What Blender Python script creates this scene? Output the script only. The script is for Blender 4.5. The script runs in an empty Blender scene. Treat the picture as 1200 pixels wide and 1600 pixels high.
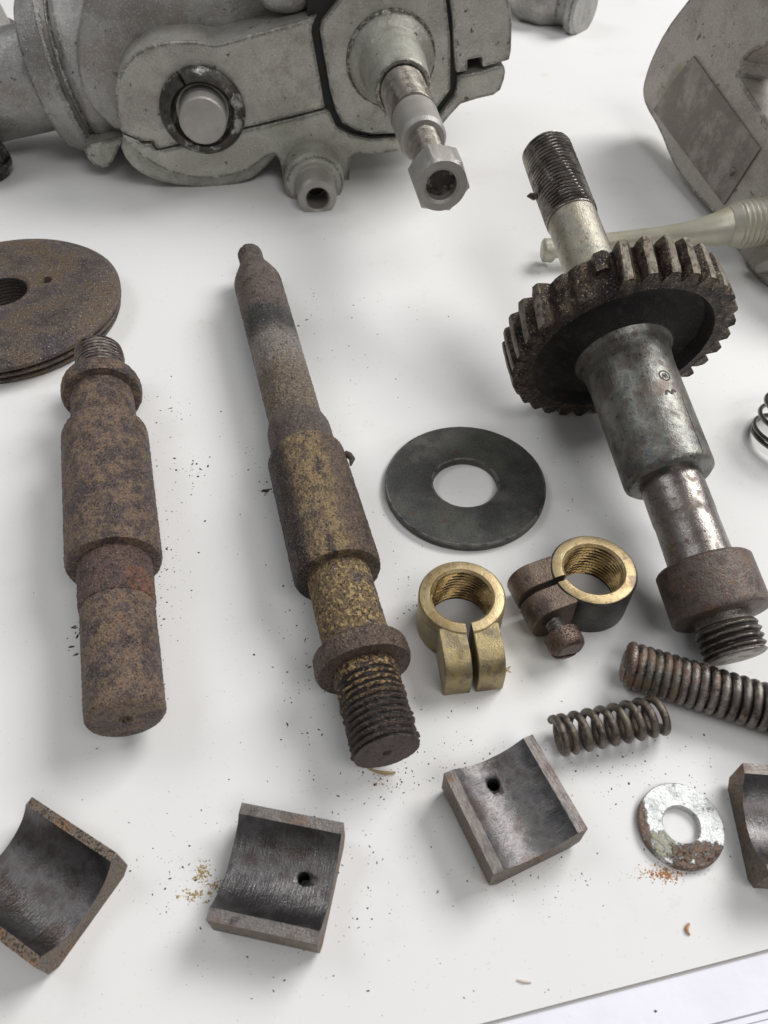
import bpy, math, random
import numpy as np
from math import sin, cos, pi, radians, degrees, hypot, atan2
from mathutils import Matrix, Vector, noise as mnoise

S = 0.001                      # everything below is measured in millimetres
scn = bpy.context.scene
col = scn.collection

# ------------------------------------------------------------------ camera
F, PITCH, CH = 1200.0, radians(50), 225.0
cam_d = bpy.data.cameras.new('camera')
cam = bpy.data.objects.new('camera', cam_d)
col.objects.link(cam)
cam.location = (0, 0, CH * S)
cam.rotation_euler = (radians(90) - PITCH, 0, 0)
cam_d.sensor_fit = 'VERTICAL'
cam_d.sensor_height = 24.0
cam_d.lens = 24.0 * F / 1600.0
cam_d.clip_start = 0.005
cam_d.clip_end = 50
cam_d.dof.use_dof = True
cam_d.dof.focus_distance = 0.29
cam_d.dof.aperture_fstop = 18.0
scn.camera = cam

# ------------------------------------------------------------------ light: a grey room, one big window on the right, a ceiling
w = bpy.data.worlds.new('World'); scn.world = w; w.use_nodes = True
w.node_tree.nodes['Background'].inputs[0].default_value = (0.93, 0.93, 0.95, 1)
w.node_tree.nodes['Background'].inputs[1].default_value = 0.20

def area(name, loc, target, sx, sy, power, colour):
    d = bpy.data.lights.new(name, 'AREA'); d.shape = 'RECTANGLE'; d.size = sx; d.size_y = sy
    d.energy = power; d.color = colour
    o = bpy.data.objects.new(name, d); col.objects.link(o)
    o.location = loc
    o.rotation_euler = (Vector(target) - Vector(loc)).to_track_quat('-Z', 'Y').to_euler()
    return o
area('window_light', (1.6, 1.35, 1.9), (0.05, 0.2, 0), 1.5, 1.15, 72, (1.0, 0.992, 0.985))
area('second_window_light', (-1.5, 0.9, 2.0), (0, 0.1, 0), 1.2, 1.0, 12, (0.93, 0.97, 1.0))
area('room_light', (0.6, -0.6, 1.5), (0, 0.2, 0), 0.8, 0.6, 9, (1.0, 0.985, 0.975))

scn.view_settings.view_transform = 'Standard'
scn.view_settings.look = 'None'
scn.view_settings.exposure = -0.10
scn.view_settings.gamma = 1.0

# ------------------------------------------------------------------ measuring helpers (millimetres)
FW = np.array([0, cos(PITCH), -sin(PITCH)]); UP = np.array([0, sin(PITCH), cos(PITCH)]); RT = np.array([1.0, 0, 0])
CC = np.array([0, 0, CH])
def ray(u, v): return F * FW + (u - 600) * RT + (800 - v) * UP
def P(u, v, z=0.0):
    d = ray(u, v); return CC + d * ((z - CH) / d[2])
def hit(u, v, o, n):
    r = ray(u, v); return CC + r * (((o - CC) @ n) / (r @ n))
def unit(a):
    a = np.asarray(a, float); return a / np.linalg.norm(a)

# ------------------------------------------------------------------ mesh helpers
def lin(c):
    return tuple(((x / 255) / 12.92 if x / 255 <= 0.04045 else ((x / 255 + 0.055) / 1.055) ** 2.4) for x in c)

def mesh_data(name, V, faces, m, angle=32, smooth=True):
    me = bpy.data.meshes.new(name)
    me.from_pydata((np.asarray(V, float) * S).tolist(), [], faces)
    me.validate(); me.update()
    if smooth:
        me.shade_smooth(); me.set_sharp_from_angle(angle=radians(angle))
    me.materials.append(m)
    return me
def part(name, V, faces, m, parent=None, angle=32, smooth=True, bevel=0, segs=2, label=None):
    o = bpy.data.objects.new(name, mesh_data(name, V, faces, m, angle, smooth))
    col.objects.link(o)
    if parent is not None: o.parent = parent
    if bevel:
        b = o.modifiers.new('bevel', 'BEVEL'); b.width = bevel * S; b.segments = segs
        b.limit_method = 'ANGLE'; b.angle_limit = radians(35)
    if label: o['label'] = label
    return o
def thing(name, label, cat, origin=(0, 0, 0), X=(1, 0, 0), Y=(0, 1, 0), group=None):
    """an Empty at the thing's base; X, Y are its own axes in the room"""
    o = bpy.data.objects.new(name, None); o.empty_display_size = 0.01; col.objects.link(o)
    X = unit(X); Y = np.asarray(Y, float); Y = unit(Y - (Y @ X) * X); Z = np.cross(X, Y)
    M = Matrix(((X[0], Y[0], Z[0], origin[0] * S), (X[1], Y[1], Z[1], origin[1] * S), (X[2], Y[2], Z[2], origin[2] * S), (0, 0, 0, 1)))
    o.matrix_world = M
    o['label'] = label; o['category'] = cat
    if group: o['group'] = group
    return o
def tag(o, label=None, cat=None, group=None, kind=None):
    for k, x in (('label', label), ('category', cat), ('group', group), ('kind', kind)):
        if x: o[k] = x
    return o

def loft(R, closed=False):
    """R: list of rings (each n x 3) -> verts, faces; ends capped unless closed"""
    n = len(R[0]); V = np.concatenate(R); f = []
    m = len(R)
    for i in range(m if closed else m - 1):
        a = i * n; b = ((i + 1) % m) * n
        for j in range(n):
            k = (j + 1) % n
            f.append((a + j, a + k, b + k, b + j))
    if not closed:
        f.append(tuple(range(n - 1, -1, -1))); f.append(tuple(range((m - 1) * n, m * n)))
    return V, f

def turned(prof, n=112, pit=0.0, pscale=0.5, thread=None, seed=0, step=1.2, grit=0.0):
    """a lathe-turned piece round local X. prof: [(s, r), ...]; thread: (s0, s1, pitch, depth, worn)"""
    prof = [tuple(map(float, p)) for p in prof]
    pts = []
    for (s0, r0), (s1, r1) in zip(prof, prof[1:]):
        L = hypot(s1 - s0, r1 - r0); st = step
        if thread and abs(s1 - s0) > 0.5 and s0 < thread[1] and s1 > thread[0]: st = thread[2] / 8
        k = max(1, int(math.ceil(L / st)))
        for i in range(k): pts.append((s0 + (s1 - s0) * i / k, r0 + (r1 - r0) * i / k))
    pts.append(prof[-1])
    th = np.linspace(0, 2 * pi, n, endpoint=False)
    R = []
    for s, r in pts:
        rr = np.full(n, r)
        if thread and thread[0] <= s <= thread[1] and r > 1.5:
            t0, t1, pitch, depth, worn = thread
            ph = (s / pitch - th / (2 * pi)) % 1.0
            tri = np.abs(ph * 2 - 1)
            tri = np.clip(tri * 1.25 - 0.08, 0, 1)
            fade = min(1, (s - t0) / 0.7 + 0.1, (t1 - s) / 0.7 + 0.1)
            rr = rr - depth * tri * fade
            if worn:
                wv = np.array([mnoise.noise(Vector((s * 0.35, cos(t) * 3.3 + seed, sin(t) * 3.3))) for t in th])
                rr = rr + worn * (wv - 0.1) * (1 - tri) * 1.4
        if pit and r > 0.8:
            nv = np.array([mnoise.fractal(Vector((s * pscale + seed * 7.3, cos(t) * r * pscale, sin(t) * r * pscale)), 0.7, 2.1, 3) for t in th])
            rr = rr + pit * nv
        if grit and r > 2:
            nv = np.array([mnoise.noise(Vector((s * 1.5 + seed * 3.1, cos(t) * r * 1.5, sin(t) * r * 1.5))) for t in th])
            rr = rr + grit * np.where(nv > 0.1, nv, nv * 0.4)
        R.append(np.stack([np.full(n, s), rr * np.cos(th), rr * np.sin(th)], 1))
    return loft(R)

def turned_closed(prof, n=112, pit=0.0, pscale=0.4, seed=0, thread=None, step=2.0):
    """closed ring profile (tube / washer / rim) round local X"""
    prof = [tuple(map(float, p)) for p in prof]; pts = []
    for (s0, r0), (s1, r1) in zip(prof, prof[1:] + prof[:1]):
        L = hypot(s1 - s0, r1 - r0); st = step
        th_here = thread and abs(r0 - r1) < 0.01 and abs(r0 - thread[4]) < 0.01
        if th_here: st = thread[2] / 8
        k = max(1, int(math.ceil(L / st)))
        for i in range(k): pts.append((s0 + (s1 - s0) * i / k, r0 + (r1 - r0) * i / k, bool(th_here) and i > 0))
    th = np.linspace(0, 2 * pi, n, endpoint=False); R = []
    for s, r, tt in pts:
        rr = np.full(n, r)
        if tt:
            ph = (s / thread[2] - th / (2 * pi)) % 1.0
            rr = rr + thread[3] * np.abs(ph * 2 - 1)
        if pit:
            rr = rr + pit * np.array([mnoise.fractal(Vector((s * pscale + seed * 5.1, cos(t) * r * pscale, sin(t) * r * pscale)), 0.7, 2.1, 3) for t in th])
        R.append(np.stack([np.full(n, s), rr * np.cos(th), rr * np.sin(th)], 1))
    return loft(R, closed=True)

def prism(poly, c0, c1, grow=0.0):
    """polygon in local XY from z=c1 (front) back to z=c0; grow widens the back outline"""
    p = np.asarray(poly, float); n = len(p)
    A = (p[:, 0] * np.roll(p[:, 1], -1) - np.roll(p[:, 0], -1) * p[:, 1]).sum()
    if A < 0: p = p[::-1]
    q = p
    if grow:
        c = p.mean(0); q = p + (p - c) / np.maximum(1e-6, np.linalg.norm(p - c, axis=1))[:, None] * grow
    V = np.concatenate([np.column_stack([p, np.full(n, c1)]), np.column_stack([q, np.full(n, c0)])])
    f = [tuple(range(n)), tuple(range(2 * n - 1, n - 1, -1))]
    for i in range(n):
        j = (i + 1) % n; f.append((i, n + i, n + j, j))
    return V, f

def smooth_poly(pts, it=2):
    """corner-cutting of an open list of points"""
    p = np.asarray(pts, float)
    for _ in range(it):
        q = [p[0]]
        for a, b in zip(p, p[1:]):
            q += [a * 0.75 + b * 0.25, a * 0.25 + b * 0.75]
        q.append(p[-1]); p = np.array(q)
    return [tuple(x) for x in p]

def sweep(path, rad, n=12, cap=True):
    """tube along path; rad number or list"""
    path = np.asarray(path, float); m = len(path)
    T = np.gradient(path, axis=0); T /= np.linalg.norm(T, axis=1)[:, None]
    u = np.cross(T[0], [0.3, 0.2, 1.0]); u /= np.linalg.norm(u)
    rad = np.full(m, rad) if np.isscalar(rad) else np.asarray(rad, float)
    th = np.linspace(0, 2 * pi, n, endpoint=False); R = []
    for i in range(m):
        u = u - (u @ T[i]) * T[i]; u /= np.linalg.norm(u); v = np.cross(T[i], u)
        R.append(path[i] + rad[i] * (np.cos(th)[:, None] * u + np.sin(th)[:, None] * v))
    return loft(R)

def join(*vf):
    V = []; f = []; o = 0
    for v, ff in vf:
        V.append(np.asarray(v, float)); f += [tuple(i + o for i in x) for x in ff]; o += len(v)
    return np.concatenate(V), f
def xform(vf, M, t=(0, 0, 0)):
    return np.asarray(vf[0], float) @ np.asarray(M, float).T + np.asarray(t, float), vf[1]
def Rz(a): a = radians(a); return np.array([[cos(a), -sin(a), 0], [sin(a), cos(a), 0], [0, 0, 1]])
def Rx(a): a = radians(a); return np.array([[1, 0, 0], [0, cos(a), -sin(a)], [0, sin(a), cos(a)]])
def Ry(a): a = radians(a); return np.array([[cos(a), 0, sin(a)], [0, 1, 0], [-sin(a), 0, cos(a)]])
TO_Z = np.array([[0, 0, 1], [0, 1, 0], [-1, 0, 0]], float)      # local X -> +Z ... used to stand lathe pieces up
XZ = np.array([[0, 1.0, 0], [0, 0, 1.0], [1.0, 0, 0]])          # (s, a, b) -> (a, b, s)

# ------------------------------------------------------------------ materials
def material(name, base, rough=0.6, metal=0.0, layers=(), bump=(), spec=0.5, random_shift=True, coord='Object'):
    """base: sRGB colour or list of (pos, colour) over a noise; layers: dicts (colour, scale in 1/mm, lo, hi, ...); bump: (scale, mm)"""
    m = bpy.data.materials.new(name); m.use_nodes = True
    nt = m.node_tree; N = nt.nodes; L = nt.links
    b = N['Principled BSDF']
    tc = N.new('ShaderNodeTexCoord')
    mp = N.new('ShaderNodeMapping'); mp.inputs['Scale'].default_value = (1 / S,) * 3
    L.new(tc.outputs['Object'], mp.inputs['Vector'])
    raw = mp.outputs[0]
    if random_shift:
        oi = N.new('ShaderNodeObjectInfo'); mu = N.new('ShaderNodeMath'); mu.operation = 'MULTIPLY'; mu.inputs[1].default_value = 911.0
        L.new(oi.outputs['Random'], mu.inputs[0])
        ad = N.new('ShaderNodeVectorMath'); ad.operation = 'ADD'
        L.new(raw, ad.inputs[0]); L.new(mu.outputs[0], ad.inputs[1]); vec = ad.outputs[0]
    else: vec = raw
    def noise(scale, detail=4, rough_=0.55, stretch=None, dist=0.0, seed=0.0):
        t = N.new('ShaderNodeTexNoise'); t.inputs['Scale'].default_value = scale; t.inputs['Detail'].default_value = detail
        t.inputs['Roughness'].default_value = rough_; t.inputs['Distortion'].default_value = dist
        k = N.new('ShaderNodeMapping'); k.inputs['Location'].default_value = (seed * 17.3, seed * 5.1, seed * 9.7)
        if stretch: k.inputs['Scale'].default_value = stretch
        L.new(vec, k.inputs['Vector']); L.new(k.outputs[0], t.inputs['Vector'])
        return t.outputs['Fac']
    def ramp(fac, lo, hi, o0=0.0, o1=1.0):
        if lo > hi: lo, hi, o0, o1 = hi, lo, o1, o0
        r = N.new('ShaderNodeMapRange'); r.interpolation_type = 'SMOOTHSTEP'
        for i, x in zip(('From Min', 'From Max', 'To Min', 'To Max'), (lo, hi, o0, o1)): r.inputs[i].default_value = x
        L.new(fac, r.inputs['Value']); return r.outputs['Result']
    def math_(op, a, b_):
        q = N.new('ShaderNodeMath'); q.operation = op
        for i, x in enumerate((a, b_)):
            if isinstance(x, (int, float)): q.inputs[i].default_value = x
            else: L.new(x, q.inputs[i])
        return q.outputs[0]
    if isinstance(base, list):
        cr = N.new('ShaderNodeValToRGB'); e = cr.color_ramp.elements
        sc, det = base[0]
        for i, (p_, c_) in enumerate(base[1:]):
            el = e[i] if i < 2 else e.new(p_)
            el.position = p_; el.color = (*lin(c_), 1)
        L.new(noise(sc, det, 0.6), cr.inputs[0]); colr = cr.outputs[0]
    else:
        rgb = N.new('ShaderNodeRGB'); rgb.outputs[0].default_value = (*lin(base), 1); colr = rgb.outputs[0]
    rv = N.new('ShaderNodeValue'); rv.outputs[0].default_value = rough; rgh = rv.outputs[0]
    mv = N.new('ShaderNodeValue'); mv.outputs[0].default_value = metal; met = mv.outputs[0]
    masks = []
    for i, ly in enumerate(layers):
        f = ramp(noise(ly.get('scale', 0.3), ly.get('detail', 4), ly.get('nrough', 0.6), ly.get('stretch'), ly.get('dist', 0), i + 1.3), ly['lo'], ly['hi'])
        if 'edge' in ly:       # paint worn off along real corners
            bv = N.new('ShaderNodeBevel'); bv.samples = 6; bv.inputs['Radius'].default_value = ly['edge'] * S
            ge = N.new('ShaderNodeNewGeometry'); dt = N.new('ShaderNodeVectorMath'); dt.operation = 'DOT_PRODUCT'
            L.new(bv.outputs[0], dt.inputs[0]); L.new(ge.outputs['Normal'], dt.inputs[1])
            f = math_('MULTIPLY', f, ramp(dt.outputs['Value'], 0.985, 0.955))
        if 'span' in ly:      # a stain that lies at one stretch of the part: (axis, a, b, fade[, wobble])
            for (ax, a0, a1, fd) in (ly['span'] if isinstance(ly['span'], list) else [ly['span']]):
                sx = N.new('ShaderNodeSeparateXYZ'); L.new(raw, sx.inputs[0])
                x = math_('ADD', sx.outputs[ax], math_('MULTIPLY', math_('SUBTRACT', noise(ly.get('wscale', 0.12), 4, 0.65, None, 0, 40 + i), 0.5), ly.get('wob', fd * 2.5)))
                f = math_('MULTIPLY', f, math_('MULTIPLY', ramp(x, a0 - fd, a0 + fd), ramp(x, a1 - fd, a1 + fd, 1, 0)))
        if 'amount' in ly: f = math_('MULTIPLY', f, ly['amount'])
        mx = N.new('ShaderNodeMix'); mx.data_type = 'RGBA'
        L.new(f, mx.inputs[0]); L.new(colr, mx.inputs[6]); mx.inputs[7].default_value = (*lin(ly['colour']), 1); colr = mx.outputs[2]
        for key in ('rough', 'metal'):
            if key in ly:
                q = N.new('ShaderNodeMix'); q.data_type = 'FLOAT'; L.new(f, q.inputs[0])
                L.new(rgh if key == 'rough' else met, q.inputs[2]); q.inputs[3].default_value = ly[key]
                if key == 'rough': rgh = q.outputs[0]
                else: met = q.outputs[0]
        if 'height' in ly: masks.append((f, ly['height']))
    L.new(colr, b.inputs['Base Color']); L.new(rgh, b.inputs['Roughness']); L.new(met, b.inputs['Metallic'])
    b.inputs['Specular IOR Level'].default_value = spec
    prev = None
    for i, bp in enumerate(bump):
        sc, mm = bp[0], bp[1]; st = bp[2] if len(bp) > 2 else None
        masks.append((noise(sc, 5, 0.65, st, 0, 70 + i), mm))
    for f, mm in masks:
        bn = N.new('ShaderNodeBump'); bn.inputs['Strength'].default_value = 1.0; bn.inputs['Distance'].default_value = mm * S * 6.0
        L.new(f, bn.inputs['Height'])
        if prev: L.new(prev, bn.inputs['Normal'])
        prev = bn.outputs[0]
    if prev: L.new(prev, b.inputs['Normal'])
    return m

EDGE = {}
def L_(colour, scale, lo, hi, **k): return dict(colour=colour, scale=scale, lo=lo, hi=hi, **k)

GRAIN = L_((172, 158, 136), 1.7, 0.55, 0.66, detail=2, nrough=0.7, amount=0.6, metal=0.75, rough=0.32)
DGRAIN = L_((30, 25, 24), 1.5, 0.52, 0.64, detail=2.5, nrough=0.7, amount=0.72, height=-0.04)
# table
m_table = material('cream_white_board', [(0.004, 3), (0.3, (226, 225, 224)), (0.7, (232, 231, 228))], 0.6, spec=0.3,
                   layers=[L_((212, 208, 204), 0.012, 0.54, 0.72, amount=0.5, detail=6), L_((188, 180, 172), 0.7, 0.66, 0.72, amount=0.35, detail=3), L_((214, 206, 194), 0.05, 0.62, 0.72, amount=0.4, detail=6, nrough=0.75)], bump=[(0.05, 0.01)], random_shift=False)
m_paper = material('paper_cool_white', (236, 235, 244), 0.7, layers=[L_((226, 224, 232), 0.05, 0.4, 0.7, amount=0.5)], bump=[(0.03, 0.1)])
m_print = material('paper_grey_print', (150, 148, 154), 0.8)
# rusty steels
m_rust_a = material('rusty_steel_brown', [(0.2, 6), (0.38, (94, 79, 77)), (0.47, (126, 108, 101)), (0.54, (150, 125, 103)), (0.63, (114, 98, 97))], 0.55, 0.35,
                    layers=[L_((84, 78, 82), 0.07, 0.48, 0.58, amount=0.75, nrough=0.75, detail=6, metal=0.55, rough=0.42), L_((152, 132, 98), 0.13, 0.52, 0.63, amount=0.6, nrough=0.8, detail=6), L_((122, 84, 66), 0.2, 0.57, 0.68, amount=0.6, detail=6, nrough=0.7), DGRAIN, GRAIN], bump=[(1.6, 0.16), (0.7, 0.12)])
m_rust_orange = material('rusty_steel_red_brown', [(0.2, 6), (0.38, (83, 67, 65)), (0.5, (118, 94, 87)), (0.62, (95, 79, 80))], 0.58, 0.3,
                         layers=[DGRAIN, GRAIN, L_((158, 104, 74), 0.8, 0.44, 0.60, amount=0.85, metal=0.0, rough=0.85, detail=6, span=[(0, 98, 120, 1.5), (1, 6, 20, 1.5)], wob=9, wscale=0.4)], bump=[(1.6, 0.16), (0.7, 0.12)])
m_purple = material('rusty_steel_dull_brown', [(0.2, 6), (0.38, (84, 70, 66)), (0.5, (108, 92, 84)), (0.62, (96, 80, 76))], 0.5, 0.45,
                    layers=[L_((136, 118, 84), 0.2, 0.56, 0.66, amount=0.5, detail=5), DGRAIN, GRAIN], bump=[(1.6, 0.1), (0.6, 0.08)])
m_thread_dark = material('thread_dark_steel', [(0.3, 4), (0.3, (96, 88, 84)), (0.7, (150, 140, 130))], 0.32, 0.85,
                         layers=[L_((60, 48, 44), 0.25, 0.52, 0.66, amount=0.6, metal=0.4, rough=0.55)], bump=[(2.5, 0.05)])
m_ochre = material('ochre_crusted_steel', [(0.25, 6), (0.38, (94, 77, 65)), (0.5, (134, 113, 89)), (0.62, (103, 89, 83))], 0.7, 0.15,
                   layers=[L_((188, 162, 114), 0.75, 0.45, 0.55, detail=5, nrough=0.75, amount=0.9, height=0.10), L_((98, 90, 94), 0.12, 0.50, 0.60, amount=0.7, span=(1, 1.5, 30, 2.5)), L_((46, 34, 32), 1.0, 0.57, 0.65, detail=3, amount=0.9, height=-0.15)],
                   bump=[(1.6, 0.14)])
m_body2 = material('rusty_steel_ochre_patches', [(0.18, 6), (0.38, (82, 71, 67)), (0.5, (120, 102, 88)), (0.62, (96, 82, 79))], 0.55, 0.4,
                     layers=[L_((176, 152, 112), 0.3, 0.42, 0.55, amount=0.8, nrough=0.8, detail=6, stretch=(0.6, 1, 1), span=(1, -9, 6, 3), wob=9), L_((64, 62, 66), 0.12, 0.30, 0.45, amount=0.8, nrough=0.7, detail=5, metal=0.7, rough=0.4, span=(1, -30, -8.5, 2), wob=6), L_((58, 52, 52), 0.14, 0.55, 0.63, amount=0.75, nrough=0.8, detail=6), DGRAIN, GRAIN], bump=[(1.6, 0.16), (0.7, 0.12)], random_shift=False)
m_slender = material('steel_slender_shaft', [(0.14, 6), (0.38, (90, 79, 75)), (0.5, (121, 109, 102)), (0.62, (103, 93, 89))], 0.5, 0.45,
                     layers=[L_((60, 62, 68), 0.2, 0.30, 0.42, amount=0.85, metal=0.6, rough=0.4, span=(0, 58, 76, 6)),
                             L_((160, 154, 148), 0.3, 0.30, 0.50, amount=0.75, span=(0, 77, 98, 6), metal=0.6, rough=0.4, detail=6),
                             L_((156, 142, 114), 0.6, 0.46, 0.60, amount=0.75, nrough=0.8, detail=6, span=(0, 94, 133, 7)),
                             L_((96, 86, 84), 0.3, 0.3, 0.5, amount=0.7, span=(0, 128, 160, 5)), DGRAIN, GRAIN], bump=[(1.6, 0.12), (0.6, 0.1)], random_shift=False)
m_rustdisc = material('rusty_cast_disc', [(0.07, 6), (0.38, (88, 80, 76)), (0.5, (112, 100, 90)), (0.6, (116, 98, 78)), (0.68, (96, 84, 80))], 0.5, 0.4,
                      layers=[L_((88, 80, 88), 0.06, 0.52, 0.64, amount=0.6, detail=6), DGRAIN, L_((196, 186, 174), 1.3, 0.62, 0.70, amount=0.8, detail=2)], bump=[(1.4, 0.12), (0.4, 0.15)])
m_steel = material('oily_ground_steel', [(0.10, 6), (0.38, (104, 104, 100)), (0.5, (130, 130, 124)), (0.62, (108, 102, 96))], 0.40, 0.8,
                   layers=[L_((98, 78, 70), 0.13, 0.52, 0.64, amount=0.55, rough=0.6, metal=0.4, detail=6), L_((48, 42, 40), 0.55, 0.60, 0.66, amount=0.75, detail=4, nrough=0.7), L_((186, 186, 180), 0.8, 0.58, 0.72, amount=0.3, stretch=(0.12, 1, 1)), L_((70, 72, 76), 0.12, 0.5, 0.6, amount=0.5, span=(0, 50, 62, 4))],
                   bump=[(1.2, 0.02), (0.25, 0.04)])
m_bright = material('bright_worn_steel', [(0.15, 4), (0.3, (118, 112, 108)), (0.6, (156, 150, 144))], 0.26, 0.95,
                    layers=[L_((84, 66, 58), 0.22, 0.54, 0.66, amount=0.6, rough=0.55, metal=0.5), L_((58, 52, 50), 0.35, 0.62, 0.7, amount=0.5, stretch=(2.5, 0.5, 0.5))], bump=[(1.4, 0.02)])
m_thread_bright = material('thread_oily_steel', [(0.2, 4), (0.3, (104, 100, 94)), (0.7, (150, 144, 136))], 0.34, 0.85,
                           layers=[L_((70, 54, 48), 0.35, 0.52, 0.64, amount=0.6, rough=0.6), GRAIN], bump=[(2.0, 0.03)])
m_thread_grey = material('grey_steel_thread', [(0.2, 5), (0.38, (112, 108, 104)), (0.6, (160, 154, 146))], 0.30, 0.92, layers=[L_((70, 56, 50), 0.16, 0.54, 0.66, amount=0.6, rough=0.6), L_((40, 34, 30), 0.8, 0.58, 0.66, amount=0.6)], bump=[(1.5, 0.02)])
m_neckpale = material('pale_greased_steel', [(0.2, 4), (0.3, (142, 140, 132)), (0.6, (168, 162, 146))], 0.35, 0.75,
                      layers=[L_((118, 104, 76), 0.5, 0.55, 0.66, amount=0.6, rough=0.6)], bump=[(1.8, 0.04)])
m_gear = material('black_greased_gear_steel', [(0.16, 6), (0.38, (38, 32, 29)), (0.5, (62, 52, 46)), (0.62, (82, 68, 58))], 0.42, 0.5,
                  layers=[L_((120, 108, 78), 0.3, 0.58, 0.68, amount=0.6), L_((22, 19, 18), 0.5, 0.54, 0.64, amount=0.7), L_((180, 168, 152), 1.4, 0.62, 0.70, detail=2, amount=0.7)], bump=[(1.2, 0.14), (0.4, 0.15)])
m_tooth = material('gear_tooth_steel', [(0.25, 6), (0.38, (46, 38, 34)), (0.5, (78, 66, 56)), (0.62, (98, 88, 72))], 0.38, 0.6,
                   layers=[L_((28, 23, 21), 0.4, 0.50, 0.62, amount=0.75), L_((150, 132, 92), 0.4, 0.60, 0.68, amount=0.6, metal=0.1), L_((186, 178, 164), 1.3, 0.60, 0.70, detail=2, amount=0.7)], bump=[(1.3, 0.14)])
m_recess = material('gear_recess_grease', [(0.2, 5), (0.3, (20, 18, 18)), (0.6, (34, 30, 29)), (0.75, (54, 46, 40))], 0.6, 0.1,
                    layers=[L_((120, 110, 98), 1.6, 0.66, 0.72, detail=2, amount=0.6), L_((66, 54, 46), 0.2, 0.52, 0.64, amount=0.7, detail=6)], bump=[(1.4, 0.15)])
m_collar3 = material('dull_brown_steel', [(0.14, 6), (0.38, (82, 72, 68)), (0.5, (106, 96, 90)), (0.62, (100, 84, 76))], 0.42, 0.6,
                     layers=[L_((130, 98, 76), 0.15, 0.56, 0.66, amount=0.5), L_((176, 168, 158), 0.8, 0.62, 0.72, amount=0.6), L_((40, 34, 32), 1.3, 0.58, 0.68, detail=2, amount=0.5)], bump=[(1.4, 0.05), (0.4, 0.06)])
m_washer = material('blackened_steel_washer', [(0.06, 6), (0.38, (58, 58, 57)), (0.5, (74, 75, 73)), (0.62, (88, 88, 80))], 0.40, 0.5,
                    layers=[L_((140, 138, 128), 1.7, 0.56, 0.68, detail=3, nrough=0.8, amount=0.4), L_((36, 36, 36), 1.2, 0.56, 0.66, detail=2, amount=0.6), L_((108, 104, 94), 0.07, 0.54, 0.68, amount=0.45, detail=6), L_((150, 148, 138), 0.3, 0.4, 0.55, amount=0.7, edge=1.2), L_((92, 62, 52), 0.25, 0.64, 0.70, amount=0.8)], bump=[(1.5, 0.05)])
m_brass = material('machined_brass', [(0.1, 4), (0.3, (169, 148, 110)), (0.6, (184, 165, 127))], 0.42, 0.7,
                   layers=[L_((140, 118, 80), 0.14, 0.50, 0.64, amount=0.6, rough=0.5, detail=6, nrough=0.7), L_((108, 92, 86), 0.10, 0.60, 0.66, amount=0.6, detail=6, metal=0.5, rough=0.5), L_((80, 62, 44), 0.9, 0.62, 0.69, amount=0.7, detail=4), L_((220, 208, 170), 0.5, 0.60, 0.68, amount=0.5, stretch=(0.3, 3, 1))], bump=[(1.8, 0.015), (0.5, 0.02, (1, 1, 6))])
m_bore_brass = material('dirty_threaded_brass_bore', [(0.15, 4), (0.3, (140, 116, 78)), (0.6, (178, 150, 98))], 0.28, 0.85, layers=[L_((60, 46, 36), 0.12, 0.46, 0.66, amount=0.6)], bump=[(1.5, 0.03)])
m_brass_dull = material('dull_grey_brass', [(0.12, 4), (0.3, (148, 136, 104)), (0.5, (164, 148, 106)), (0.7, (134, 126, 110))], 0.42, 0.65,
                        layers=[L_((96, 84, 72), 0.18, 0.52, 0.66, amount=0.6), L_((206, 200, 186), 0.7, 0.68, 0.76, amount=0.6)], bump=[(1.6, 0.03)])
m_tarnish = material('brown_tarnished_brass', [(0.12, 4), (0.3, (84, 72, 68)), (0.5, (112, 98, 86)), (0.7, (96, 78, 72))], 0.38, 0.75,
                     layers=[L_((176, 150, 88), 0.2, 0.64, 0.74, amount=0.7), L_((60, 50, 50), 0.35, 0.58, 0.68, amount=0.6), L_((190, 182, 172), 1.0, 0.70, 0.77, amount=0.6)], bump=[(1.2, 0.05)])
m_darkbody = material('dark_oxide_brass', [(0.14, 4), (0.3, (56, 56, 54)), (0.7, (88, 84, 78))], 0.35, 0.7, bump=[(1.2, 0.03)])
m_screw = material('brown_oxide_screw', [(0.3, 4), (0.3, (84, 68, 60)), (0.6, (116, 98, 88))], 0.36, 0.7, layers=[DGRAIN], bump=[(1.5, 0.05)])
# spring steels
m_spring = material('spring_steel_dark', [(0.3, 4), (0.38, (88, 81, 75)), (0.5, (124, 115, 104)), (0.62, (100, 91, 82))], 0.34, 0.8,
                    layers=[L_((124, 118, 92), 0.1, 0.56, 0.66, amount=0.45, metal=0.3), L_((50, 44, 40), 0.6, 0.56, 0.64, amount=0.6), L_((176, 168, 154), 1.4, 0.68, 0.76, amount=0.5)], bump=[(1.8, 0.05)])
m_coil = material('rusted_coil_steel', [(0.12, 4), (0.38, (98, 92, 88)), (0.6, (140, 134, 128))], 0.27, 0.92,
                  layers=[L_((124, 90, 70), 0.25, 0.44, 0.56, amount=0.8, rough=0.7, metal=0.2, span=(0, -40, 12, 3)), L_((116, 80, 62), 0.3, 0.54, 0.62, amount=0.7, rough=0.75, metal=0.1, span=(0, 10, 26, 3)), L_((76, 60, 52), 0.35, 0.55, 0.66, amount=0.6), L_((90, 96, 84), 0.2, 0.3, 0.5, amount=0.4, span=(0, 3, 12, 2))], bump=[(1.4, 0.05)], random_shift=False)
m_wire = material('clean_spring_wire', (120, 118, 112), 0.22, 0.95, layers=[L_((120, 96, 76), 0.2, 0.6, 0.7, amount=0.6)])
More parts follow.
